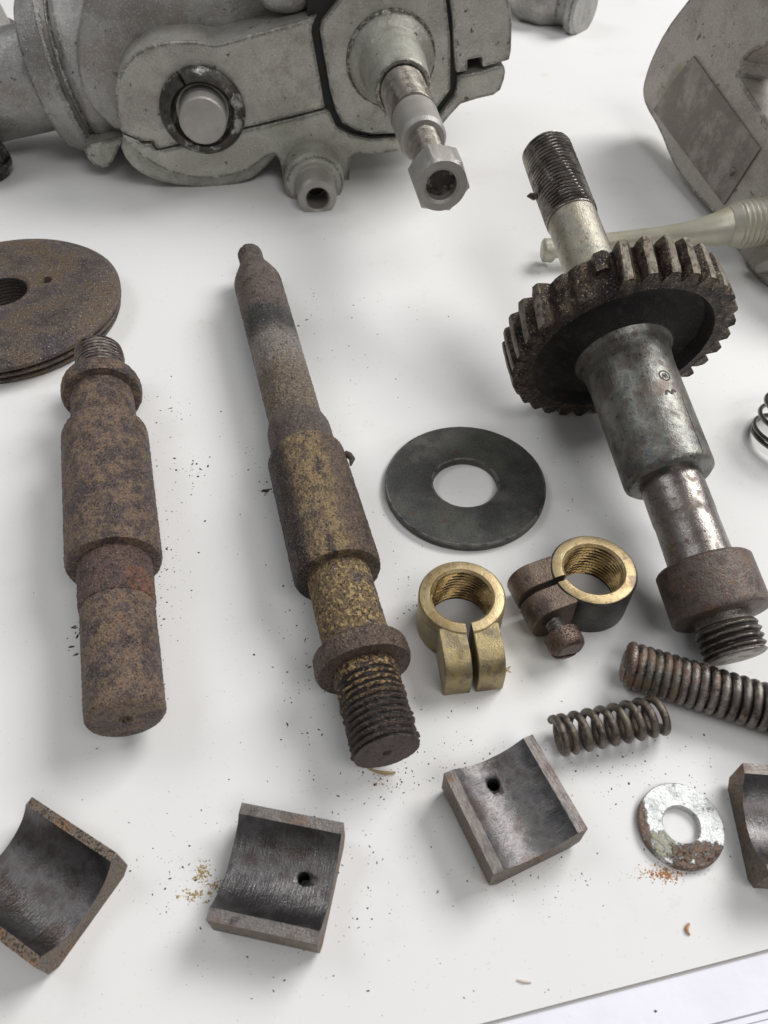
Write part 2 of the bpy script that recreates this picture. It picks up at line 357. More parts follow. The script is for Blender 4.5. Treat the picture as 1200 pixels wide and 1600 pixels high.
# bearing shells
m_block = material('machined_bearing_steel', [(0.10, 6), (0.38, (98, 94, 92)), (0.5, (128, 122, 118)), (0.62, (104, 94, 88))], 0.36, 0.75,
                   layers=[L_((134, 98, 66), 0.13, 0.60, 0.72, amount=0.7, rough=0.6, metal=0.3), L_((66, 58, 58), 0.16, 0.58, 0.7, amount=0.5), L_((168, 164, 158), 0.8, 0.66, 0.76, amount=0.4, stretch=(0.4, 2.5, 1))],
                   bump=[(1.4, 0.035), (0.9, 0.03, (0.2, 2.0, 2.0))])
m_bore = material('dark_bearing_bore', [(0.10, 6), (0.38, (84, 82, 83)), (0.5, (112, 109, 109)), (0.62, (92, 84, 82))], 0.30, 0.88,
                  layers=[L_((60, 54, 58), 0.11, 0.56, 0.70, amount=0.6), L_((160, 156, 152), 1.0, 0.66, 0.76, amount=0.5, stretch=(2.0, 0.5, 0.5))], bump=[(1.6, 0.02), (0.6, 0.03, (3.0, 0.3, 0.3))])
m_blockrust = material('rusty_bearing_side', [(0.16, 6), (0.3, (104, 94, 86)), (0.5, (124, 112, 100)), (0.7, (108, 96, 88))], 0.48, 0.6,
                       layers=[L_((146, 104, 68), 0.12, 0.52, 0.66, amount=0.85, metal=0.1, rough=0.8, nrough=0.75, detail=6), L_((190, 184, 172), 0.3, 0.5, 0.6, amount=0.6, edge=0.5, metal=0.8, rough=0.3), DGRAIN], bump=[(1.6, 0.07)])
m_zinc = material('zinc_washer_with_rust', [(0.3, 5), (0.38, (169, 172, 172)), (0.5, (195, 197, 195)), (0.6, (207, 209, 206))], 0.38, 0.5,
                  layers=[L_((112, 110, 106), 0.7, 0.60, 0.65, amount=0.85, detail=5),
                          L_((118, 94, 78), 0.9, 0.34, 0.52, amount=0.95, span=[(1, -20, -5.2, 0.5), (0, -4.5, 20, 0.8)], wob=7, wscale=0.35, metal=0.0, rough=0.9, height=0.25, detail=5),
                          L_((124, 98, 80), 0.9, 0.32, 0.52, amount=0.95, span=(0, -20, -9.4, 0.4), wob=3.5, wscale=0.3, metal=0.0, rough=0.9, height=0.2, detail=5),
                          L_((158, 155, 130), 0.5, 0.25, 0.6, amount=0.85, span=[(0, -9.2, -3.0, 0.4), (1, -8.5, -2.2, 0.4)], wob=4, wscale=0.4, metal=0.0, rough=0.9, height=0.1),
                          L_((84, 56, 42), 1.0, 0.52, 0.60, amount=0.85, span=(1, -20, -6.5, 0.5), wob=6, wscale=0.4, detail=5)],
                  bump=[(1.3, 0.04)], random_shift=False)
CAST = [L_((118, 110, 100), 0.035, 0.50, 0.66, amount=0.45, metal=0.15, nrough=0.7, detail=6), L_((128, 118, 104), 0.05, 0.54, 0.66, amount=0.35, nrough=0.75, detail=6),
        L_((236, 235, 230), 1.0, 0.56, 0.66, detail=3, nrough=0.8, amount=0.45, metal=0.6), L_((92, 88, 84), 0.9, 0.54, 0.68, detail=3, nrough=0.8, amount=0.32),
        L_((74, 60, 52), 0.22, 0.645, 0.675, amount=0.8, detail=6, nrough=0.7, metal=0.0, rough=0.7, height=-0.2),
        L_((52, 43, 39), 0.16, 0.45, 0.50, amount=0.95, detail=6, nrough=0.78, metal=0.2, edge=3.4, height=-0.15), L_((226, 225, 220), 0.5, 0.52, 0.60, amount=0.6, metal=0.7, rough=0.35, edge=1.6)]
m_cast = material('silver_painted_casting', [(0.03, 6), (0.38, (163, 159, 152)), (0.5, (182, 180, 172)), (0.62, (169, 164, 156))], 0.40, 0.5, layers=CAST, bump=[(0.9, 0.05), (0.25, 0.08)])
m_cast2 = material('silver_painted_casting_lower', [(0.03, 6), (0.38, (163, 162, 152)), (0.5, (182, 181, 171)), (0.62, (167, 165, 155))], 0.40, 0.5, layers=CAST, bump=[(0.9, 0.05), (0.25, 0.08)])
m_castbarrel = material('silver_painted_barrel', [(0.03, 6), (0.38, (150, 147, 143)), (0.5, (172, 171, 168)), (0.62, (157, 151, 145))], 0.36, 0.6, layers=CAST, bump=[(0.9, 0.06), (0.25, 0.1)])
m_gap = material('black_joint_and_hole', (22, 20, 20), 0.6)  # flat black for joint gaps, drilled holes and bores
m_root = material('painted_thread_root_shade', (38, 32, 29), 0.5, 0.2)  # dark colour standing in for the shade inside thread grooves
m_chip = material('chipped_paint_steel', [(0.4, 4), (0.3, (66, 56, 50)), (0.7, (96, 82, 72))], 0.6, 0.3, bump=[(1.5, 0.1)])
m_gripring = material('black_split_collar_steel', [(0.2, 5), (0.3, (52, 50, 48)), (0.5, (84, 82, 78)), (0.7, (70, 62, 58))], 0.30, 0.8,
                      layers=[L_((206, 204, 198), 0.10, 0.50, 0.62, amount=0.7, detail=6, nrough=0.7, rough=0.2), L_((104, 84, 72), 0.18, 0.56, 0.68, amount=0.6)], bump=[(1.2, 0.08)])
m_castend = material('pale_painted_steel_end', [(0.1, 4), (0.3, (158, 154, 149)), (0.7, (176, 172, 166))], 0.42, 0.5, layers=[L_((110, 92, 66), 0.8, 0.66, 0.72, amount=0.6)], bump=[(1.3, 0.05)])
m_stud = material('greased_stud_steel', [(0.2, 4), (0.3, (128, 122, 114)), (0.7, (168, 162, 152))], 0.30, 0.85, layers=[L_((90, 80, 72), 0.3, 0.60, 0.70, amount=0.5)], bump=[(1.8, 0.03)])
m_cast3 = material('olive_stained_casting', [(0.02, 5), (0.3, (162, 155, 147)), (0.5, (175, 169, 161)), (0.7, (163, 156, 147))], 0.48, 0.4,
                   layers=CAST + [L_((120, 114, 84), 0.02, 0.50, 0.62, amount=0.6, metal=0.0), L_((190, 178, 150), 0.05, 0.66, 0.72, amount=0.6)], bump=[(1.3, 0.05), (0.3, 0.08)])
m_plate = material('brown_stained_nameplate', [(0.03, 6), (0.38, (146, 138, 131)), (0.5, (158, 150, 143)), (0.62, (150, 142, 135))], 0.42, 0.5,
                   layers=[L_((104, 95, 88), 0.05, 0.34, 0.56, amount=0.75, nrough=0.75, detail=6, span=[(0, -60, 52, 7), (1, 6, 60, 5)], wob=26, wscale=0.06), L_((196, 190, 182), 1.2, 0.58, 0.70, detail=3, nrough=0.8, amount=0.4), L_((58, 48, 42), 1.0, 0.58, 0.66, detail=3, nrough=0.8, amount=0.6)], bump=[(1.0, 0.05)], random_shift=False)
m_lever = material('yellowed_greased_steel', [(0.05, 4), (0.3, (174, 171, 158)), (0.5, (184, 180, 161)), (0.7, (165, 162, 154))], 0.36, 0.3,
                   layers=[L_((170, 162, 124), 0.06, 0.52, 0.66, amount=0.6), L_((104, 90, 70), 0.6, 0.70, 0.76, amount=0.7)], bump=[(1.2, 0.03)])
m_filing = material('dark_metal_filings', [(2.0, 2), (0.3, (44, 38, 36)), (0.7, (92, 78, 68))], 0.7, 0.3)
m_ochredust = material('ochre_rust_crumbs', [(1.2, 2), (0.35, (160, 140, 96)), (0.5, (188, 172, 132)), (0.65, (140, 116, 84))], 0.9)
m_orangedust = material('orange_rust_crumbs', [(1.2, 2), (0.35, (196, 152, 108)), (0.6, (170, 118, 80))], 0.9)
m_ink = material('stamped_mark_dark', (52, 40, 36), 0.6)

# ------------------------------------------------------------------ setting: table top and the sheets of paper
def sheet(name, corners, z, th, m, bevel=0):
    V = [(x, y, z + th) for x, y in corners] + [(x, y, z) for x, y in corners]
    n = len(corners)
    f = [tuple(range(n)), tuple(range(2 * n - 1, n - 1, -1))] + [(i, n + i, n + (i + 1) % n, (i + 1) % n) for i in range(n)]
    return part(name, V, f, m, smooth=False, bevel=bevel)
def line_px(a, b, t0, t1, off=0.0, z=0.0):
    A = P(*a, z)[:2]; B = P(*b, z)[:2]; d = (B - A) / np.linalg.norm(B - A); n = np.array([d[1], -d[0]])
    return A + d * t0 + n * off, A + d * t1 + n * off
m_boardedge = material('board_edge_brown', (150, 132, 126), 0.8)
LA, LB = (750, 1600), (1200, 1483)
la, lb = line_px(LA, LB, -900, 1100)
n_ = unit(lb - la); n_ = np.array([-n_[1], n_[0]])
t = sheet('table_top', [tuple(la), tuple(lb), tuple(lb + n_ * 1700), tuple(la + n_ * 1700)], -1.2, 1.2, m_table)
t.data.materials.append(m_boardedge)
for p_ in t.data.polygons:
    if abs(p_.normal.z) < 0.5: p_.material_index = 1
tag(t, 'cream white board that all the parts lie on', kind='structure')
t = sheet('table_under', [(-950, -700), (950, -700), (950, 1700), (-950, 1700)], -22, 20.6, m_table)
tag(t, 'white table below the board', kind='structure')
a, b = line_px(LA, LB, -150, 260, 0.8, -1.2); c, d = line_px(LA, LB, -150, 260, 190, -1.2)
pp = sheet('paper_sheet', [tuple(a), tuple(c), tuple(d), tuple(b)], -1.39, 0.25, m_paper)
tag(pp, 'cool white printed paper lying below the board edge in the bottom right corner', 'paper')
for k_, (q0_, q1_, wd) in enumerate((((1110, 1600), (1200, 1577), 0.45), ((1150, 1604), (1210, 1589), 0.25))):
    a, b = line_px(q0_, q1_, -40, 90, 0, -1.14); c, d = line_px(q0_, q1_, -40, 90, wd, -1.14)
    part('printed_line', [(x, y, -1.132) for x, y in (a, c, d, b)], [(0, 1, 2, 3)], m_print, pp, smooth=False)

# ------------------------------------------------------------------ stepped shafts lying on the table
def shaft_root(name, label, A, B, group=None):
    d = unit(B - A)
    r = thing(name, label, 'shaft', A, d, np.cross([0, 0, 1.0], d), group)
    return r
def cyl_part(root, name, prof, m, **k):
    lab = k.pop('label', None)
    V, f = turned(prof, **k)
    o = part(name, V, f, m, root, angle=38, label=lab)
    if k.get('thread'): shade_roots(o, k['thread'], max(r for _, r in prof))
    return o
def shade_roots(o, thread, rmax, ax=0):
    """faces in the roots of a thread coloured dark, shade put into the colour"""
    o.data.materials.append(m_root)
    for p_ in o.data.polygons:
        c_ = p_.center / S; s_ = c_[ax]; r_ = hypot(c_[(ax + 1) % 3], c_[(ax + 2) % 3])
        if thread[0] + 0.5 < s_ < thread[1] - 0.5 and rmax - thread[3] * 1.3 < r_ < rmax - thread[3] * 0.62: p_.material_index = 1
SG = 'rusty stepped shafts on the table'
# shaft 1: short, at the left
A = P(160, 618, 15.8); B = P(197, 1129, 15.2)
r1 = shaft_root('stepped_shaft', 'short thick rusty brown shaft whose threaded tip points at the grooved disc', A, B, SG)
cyl_part(r1, 'threaded_end', [(-28.2, 0), (-28.2, 9.2), (-27.4, 10.1), (-5.5, 10.1), (-5.5, 0)], m_thread_dark, thread=(-27.8, -8.5, 2.1, 0.9, 0.3), seed=1, pit=0.05)
cyl_part(r1, 'collar', [(-7.0, 0), (-7.0, 13.6), (-5.6, 15.2), (-3.0, 15.7), (0.2, 15.6), (1.2, 14.9), (1.3, 12.5), (1.3, 0)], m_rust_a, seed=2, pit=0.16, n=230, step=0.42, grit=0.30)
cyl_part(r1, 'neck', [(0.8, 0), (0.8, 12.0), (19.5, 12.3), (19.5, 0)], m_rust_a, seed=3, pit=0.14, n=230, step=0.42, grit=0.30)
cyl_part(r1, 'journal', [(18.9, 0), (18.9, 12.2), (20.5, 13.2), (24.0, 15.4), (25.5, 15.9), (87.4, 15.6), (88.6, 15.0), (88.8, 12.0), (88.8, 0)], m_rust_a, seed=4, pit=0.17, n=230, step=0.42, grit=0.30)
cyl_part(r1, 'lower_neck', [(88.2, 0), (88.2, 12.1), (105.6, 12.0), (106.4, 11.6), (106.4, 0)], m_rust_orange, seed=5, pit=0.14, n=230, step=0.42, grit=0.30)
cyl_part(r1, 'shaft_end', [(105.9, 0), (105.9, 11.3), (107.0, 11.6), (144.4, 11.5), (145.6, 10.6), (145.7, 2.1), (144.3, 0.9), (143.4, 0)], m_rust_a, seed=6, pit=0.12, n=230, step=0.42, grit=0.30)
# shaft 2: long, slender end away
A = P(390, 396, 14.6); B = P(605, 1176, 14.6)
L2 = np.linalg.norm(B - A)
r2 = shaft_root('stepped_shaft', 'long ochre crusted shaft tapering to a thin tip, left of the flat black washer', A, B, SG)
k2 = L2 / 269.3
def sc(pr_): return [(s * k2, r) for s, r in pr_]
cyl_part(r2, 'tip', sc([(0, 0), (0, 5.0), (1.0, 6.0), (13.5, 6.0), (13.5, 0)]), m_slender, seed=11, pit=0.06, thread=(0.6, 8, 1.3, 0.3, 0.1), n=230, step=0.42, grit=0.30)
cyl_part(r2, 'slender_section', sc([(12.8, 0), (12.8, 5.9), (15.5, 7.4), (26.5, 10.9), (29, 11.2), (112, 10.6), (127, 10.5), (127, 0)]), m_slender, seed=12, pit=0.10, n=230, step=0.42, grit=0.30)
cyl_part(r2, 'middle_section', sc([(126.5, 0), (126.5, 10.4), (131, 11.6), (134, 12.3), (147.5, 12.5), (147.5, 0)]), m_slender, seed=13, pit=0.10, n=230, step=0.42, grit=0.30)
cyl_part(r2, 'journal', sc([(146.6, 0), (146.6, 12.4), (147.4, 13.6), (149.5, 14.6), (204.0, 14.9), (205.6, 14.3), (205.8, 11), (205.8, 0)]), m_body2, seed=14, pit=0.16, n=230, step=0.42, grit=0.30)
cyl_part(r2, 'neck', sc([(205.2, 0), (205.2, 10.6), (235.6, 10.6), (235.6, 0)]), m_ochre, seed=15, pit=0.18, n=230, step=0.42, grit=0.30)
cyl_part(r2, 'collar', sc([(234.6, 0), (234.6, 13.8), (235.8, 14.8), (240.6, 15.1), (242.2, 14.5), (242.4, 10), (242.4, 0)]), m_purple, seed=16, pit=0.10, n=230, step=0.42, grit=0.30)
m_thr2 = material('crusted_dark_thread', [(0.2, 4), (0.3, (70, 58, 54)), (0.5, (98, 84, 78)), (0.7, (84, 70, 66))], 0.55, 0.45,
                  layers=[L_((192, 160, 112), 0.8, 0.44, 0.54, detail=3, amount=0.85, span=(0, 200, 251, 3), height=0.15, metal=0.0), L_((196, 188, 176), 2.0, 0.68, 0.76, amount=0.7), DGRAIN], bump=[(2.2, 0.1)], random_shift=False)
cyl_part(r2, 'threaded_end', sc([(241.8, 0), (241.8, 9.6), (244, 10.1), (267.8, 10.3), (269.2, 9.7), (269.4, 1.5), (268.2, 0.7), (267.6, 0)]), m_thr2, thread=(245 * k2, 269.0 * k2, 2.15, 1.1, 0.5), seed=17, pit=0.14, pscale=0.8, n=230, step=0.42, grit=0.30)
# torn burr on the journal, fibre below the thread
V, f = sweep([(149.2, 4.6, 13.9), (150.5, 6.0, 14.8), (153.2, 5.6, 15.6), (156.0, 5.4, 14.3)], [0.9, 1.4, 1.2, 0.4], 7)
th_ = radians(-62)
bq = part('torn_burr', xform((V, f), Rx(-63))[0], f, m_chip, r2, angle=20)

# shaft 3 with the gear: near end rests on its collar, far end held up by the gear
a3 = P(1128, 965, 15.3); rr_ = unit(ray(853, 235))
ts = np.linspace(100, 800, 14001); pts_ = CC + rr_ * ts[:, None] - a3
el = np.arctan2(pts_[:, 2], np.hypot(pts_[:, 0], pts_[:, 1])); B3 = CC + rr_ * ts[np.argmin(np.abs(el - radians(14)))]
d3 = unit(B3 - a3); x3 = unit(np.cross(d3, [0, 0, 1.0])); y3 = np.cross(x3, d3)
r3 = thing('gear_shaft', 'oily steel shaft carrying a big black toothed gear wheel, propped at a slant', 'shaft', a3, d3, x3)
# local: X axis = shaft, Y = x3 (to the right), Z = X x Y = -y3 ... angle phi measured from x3 towards y3
def g3(phi, R): return (R * cos(phi), -R * sin(phi))
cyl_part(r3, 'threaded_stub', [(-13.2, 0), (-13.2, 8.6), (-12.4, 9.9), (-4.4, 10.4), (-2.8, 9.0), (0.5, 9.0), (0.5, 0)], m_thread_bright, thread=(-13.0, -3.6, 2.3, 1.15, 0.15), seed=21)
cyl_part(r3, 'collar', [(-0.2, 0), (-0.2, 11.0), (0.1, 14.9), (0.9, 15.5), (17.2, 15.5), (18.0, 14.8), (18.1, 0)], m_collar3, seed=22, pit=0.05)
cyl_part(r3, 'neck', [(17.6, 0), (17.6, 10.9), (22, 10.5), (34, 10.35), (36, 10.6), (52, 10.6), (52, 0)], m_bright, seed=23, pit=0.03)
cyl_part(r3, 'sleeve', [(50.1, 0), (50.1, 14.0), (51.4, 15.4), (52.5, 15.6), (94, 15.8), (99, 16.3), (102.5, 17.2), (105, 18.6), (106, 18.8), (106, 0)], m_steel, seed=24, pit=0.03)
cyl_part(r3, 'plain_section', [(120, 0), (120, 10.2), (176, 10.2), (176, 0)], m_neckpale, seed=25, pit=0.03)
cyl_part(r3, 'long_thread', [(175.4, 0), (175.4, 10.6), (176.2, 10.9), (216.6, 10.9), (217.8, 9.6), (217.8, 0)], m_thread_grey, thread=(175.8, 217.4, 1.9, 1.15, 0.1), seed=26)
# gear
RR, RT_, G0, G1 = 38.2, 42.6, 106.0, 122.6
gear_prof = [(G0, 34.2), (G0 + 7.5, 32.6), (G0 + 8.2, 20), (G0 + 4, 19.5), (G0 + 4, 9), (G1 - 1, 9), (G1 - 1, 14), (G1 - 5, 16), (G1 - 5, 31), (G1, 33), (G1, RR - 0.6), (G1 - 0.6, RR), (G0 + 0.6, RR), (G0, RR - 0.6)]
V, f = turned_closed(gear_prof, n=128, pit=0.12, seed=3)
gear = part('gear', V, f, m_gear, r3, angle=38)
V, f = turned_closed([(G0 + 0.3, 34.0), (G0 + 5.6, 32.4), (G0 + 6.9, 30), (G0 + 6.5, 24), (G0 + 3.5, 20.6), (G0 - 1.5, 18.7), (G0 - 1.5, 15.6), (G0 + 8.6, 15.6), (G0 + 8.6, 32.9), (G0 + 0.4, 34.5)], n=96, pit=0.18, seed=5)
part('web', V, f, m_recess, gear, angle=38)
NT = 32
m_tip = material('worn_tooth_tip', [(0.25, 5), (0.35, (100, 92, 82)), (0.6, (136, 128, 114))], 0.38, 0.7, layers=[L_((60, 50, 44), 0.5, 0.52, 0.62, amount=0.7)], bump=[(1.6, 0.08)])
def tooth_mesh(name, rnd, s0=G0, s1=G1, ht=None, top=1.6):
    ht = RT_ - RR if ht is None else ht
    ns = 7; V = []; hel = -2.6
    prof = [(-3.1, -0.8), (-3.1, 0.0), (-2.7, ht * 0.42), (-top, ht * 0.93), (-top * 0.6, ht), (top * 0.6, ht), (top, ht * 0.93), (2.7, ht * 0.42), (3.1, 0.0), (3.1, -0.8)]
    R = []
    for i in range(ns):
        t_ = i / (ns - 1); s = s0 + (s1 - s0) * t_; sh = hel * ((s - G0) / (G1 - G0))
        ring = []
        for (q, h) in prof:
            e = 0.35 if i in (0, ns - 1) and h > 0 else 0
            jt = rnd.uniform(-0.14, 0.14)
            ang = (q + sh + jt) / RR * (RR / (RR + max(h, 0) * 0.9))
            Rr = RR + h - e + rnd.uniform(-0.16, 0.08) * (h > 0)
            yy, zz = g3(pi / 2 + ang, Rr)
            ring.append((s + (0.0 if i not in (0, ns - 1) else rnd.uniform(-0.2, 0.2)), yy, zz))
        R.append(np.array(ring))
    V, f = loft(R)
    me = mesh_data(name, V, f, m_tooth, 30); me.materials.append(m_tip)
    for p_ in me.polygons:
        if ht > 3 and hypot(p_.center.y, p_.center.z) / S > RR + ht * 0.88: p_.material_index = 1
    return me
rnd = random.Random(5)
tm = [tooth_mesh('tooth', rnd) for _ in range(6)]
stub = tooth_mesh('tooth', rnd, G0 + 9, G1, 2.4, 1.8)
low = tooth_mesh('tooth', rnd, G0 + 0.4, G1 - 0.5, 1.0, 1.8)
TP = 360.0 / NT
for i in range(NT):
    phi = 105.5 + i * TP            # degrees, near-face position of the tooth; measured from the right, towards the top
    me = tm[i % 6]
    if i == 1: me = stub
    elif i in (2, 3): me = low
    o = bpy.data.objects.new('tooth', me); col.objects.link(o); o.parent = gear
    o.matrix_local = Matrix.Rotation(-radians(phi - 90), 4, 'X')
    if i == 1: o['label'] = 'broken tooth, only its far end left'
    if i in (2, 3): o['label'] = 'tooth worn down to a low ridge'
# stamped marks and scribed line on the sleeve (shallow relief on the sleeve's surface)
def on_cyl(pts, R, s0, phi0, w=0.35, h=0.05):
    """pts: polyline (ds along the shaft, arc mm) drawn as a thin raised ribbon on the cylinder"""
    V = []; f = []
    pts = np.array(pts, float)
    for i, (p_, q_) in enumerate(zip(pts, pts[1:])):
        dd = (q_ - p_); dd /= max(1e-6, np.linalg.norm(dd)); nn = np.array([-dd[1], dd[0]]) * w / 2
        for c_ in (p_ - nn, p_ + nn, q_ + nn, q_ - nn):
            ph = phi0 + c_[1] / R; yy, zz = g3(ph, R + h); V.append((s0 + c_[0], yy, zz))
        f.append((4 * i, 4 * i + 1, 4 * i + 2, 4 * i + 3))
    return V, f
circ_ = [(2.0 * cos(t_), 2.0 * sin(t_)) for t_ in np.linspace(0, 2 * pi, 25)]
glyph = [[(-1.3, 1.1), (0.9, 0.5)], [(0.9, 0.5), (-1.2, 0.0)], [(-1.2, 0.0), (1.0, -0.5)], [(1.0, -0.5), (-1.0, -1.1)]]
phm = radians(78)
parts_ = [on_cyl(circ_, 15.75, 83.5, phm, 0.5, 0.10)] + [on_cyl(g, 15.75, 83.5, phm, 0.45, 0.10) for g in glyph]
parts_ += [on_cyl([(-0.9, 2.2), (0.9, 1.4), (-0.7, -0.3), (1.1, -0.9), (0.2, -2.2)], 15.75, 76.5, phm, 0.8, 0.10)]
V, f = join(*parts_)
part('stamped_mark', V, f, m_ink, r3, smooth=False)
V, f = on_cyl([(0, 0), (-22, 0.4)], 15.65, 74.5, radians(63), 0.28, 0.09)
part('scribed_line', V, f, m_ink, r3, smooth=False)
# little rusty flake hanging on the long thread
fl = part('rust_flake', *sweep([(0, 0, 0), (1.4, 0.3, 0.7), (3.0, -0.2, 0.3), (4.2, 0.4, 1.0)], [1.1, 1.5, 1.2, 0.3], 6), m_chip, r3, angle=15)
yy, zz = g3(radians(176), 11.4); fl.location = (190 * S, yy * S, zz * S); fl.rotation_euler = (radians(20), 0, radians(-70))

# ------------------------------------------------------------------ washers
def ring_thing(name, label, cat, px, rpx, hole_r, th, m, tilt=(0, 0), n=96, pit=0.05, R=None, cham=0.35, z0=0.0, group=None):
    c = P(px[0], px[1], th + z0)
    V, f = turned_closed([(0, hole_r), (0, R - cham), (cham, R), (th - cham, R), (th, R - cham), (th, hole_r + 0.3), (th - 0.3, hole_r)], n=n, pit=pit, step=1.6, pscale=0.3)
    V, f = xform((V, f), XZ)
    o = part(name, V, f, m, None, angle=32)
    o.location = (c[0] * S, c[1] * S, z0 * S); o.rotation_euler = (radians(tilt[0]), radians(tilt[1]), 0)
    tag(o, label, cat, group); return o
ring_thing('flat_washer', 'large flat blackened steel washer lying between the two longest shafts', 'washer', (727, 753), 124, 12.6, 3.5, m_washer, R=31.3)
zw = ring_thing('flat_washer', 'small zinc white washer with brown rust on its lower edge', 'washer', (1065, 1288), 66, 5.1, 2.4, m_zinc, R=11.9, pit=0.10, tilt=(0, 0))
# grooved disc, cut by the left border
dc = P(7, 463, 12.0)
disc = thing('grooved_disc', 'brown rusty round disc with a threaded middle hole, cut by the left border', 'disc', (dc[0], dc[1], 0), (1, 0, 0), (0, 1, 0))
R_ = 53.0
V, f = turned_closed([(0, 11.4), (0, 49), (0.6, 50.5), (2.6, 51.5), (3.1, 49.8), (4.2, 49.6), (4.7, 52), (6.4, 52.6), (6.9, 50.6), (7.8, 50.6), (8.4, 53.0), (10.2, 53.0), (12.2, 50.5), (14.6, 44.0), (15.2, 41), (15.4, 13), (14.6, 11.5)], n=160, pit=0.10, step=1.3, thread=(0, 15, 1.7, 0.9, 11.4))
V, f = xform((V, f), XZ)
dob = part('disc_body', V, f, m_rustdisc, disc, angle=28)
# thread inside the hole and the small drilled hole
V, f = turned_closed([(1, 11.0), (14.2, 11.0), (14.4, 12.6), (0.8, 12.6)], n=96, thread=(0, 15, 1.8, 0.9, 11.0))
V, f = xform((V, f), XZ)
part('threaded_bore', V, f, m_gap, disc, angle=38)
hp = P(72, 437, 15.4)
cut = bpy.data.objects.new('cutter', None)
def drill(o, centre_local, r, depth, axis='Z', keep=None):
    """boolean hole: the cutter is baked in at once and deleted"""
    V, f = turned([(0, 0), (0, r), (depth, r * 0.93), (depth, 0)], n=20, step=50)
    V, f = xform((V, f), XZ)
    me = mesh_data('cut', V, f, m_gap); c_ = bpy.data.objects.new('cut', me); col.objects.link(c_)
    c_.parent = o.parent; c_.matrix_local = Matrix.Translation(Vector(centre_local) * S) @ (Matrix() if axis == 'Z' else Matrix.Rotation(radians(axis[1]), 4, axis[0]))
    b = o.modifiers.new('hole', 'BOOLEAN'); b.object = c_; b.operation = 'DIFFERENCE'; b.solver = 'EXACT'
    bpy.context.view_layer.update()
    ev = o.evaluated_get(bpy.context.evaluated_depsgraph_get())
    nm = bpy.data.meshes.new_from_object(ev); o.modifiers.clear(); o.data = nm
    bpy.data.objects.remove(c_)
bpy.data.objects.remove(cut)
drill(dob, (hp[0] - dc[0], hp[1] - dc[1], 9.5), 2.9, 8)

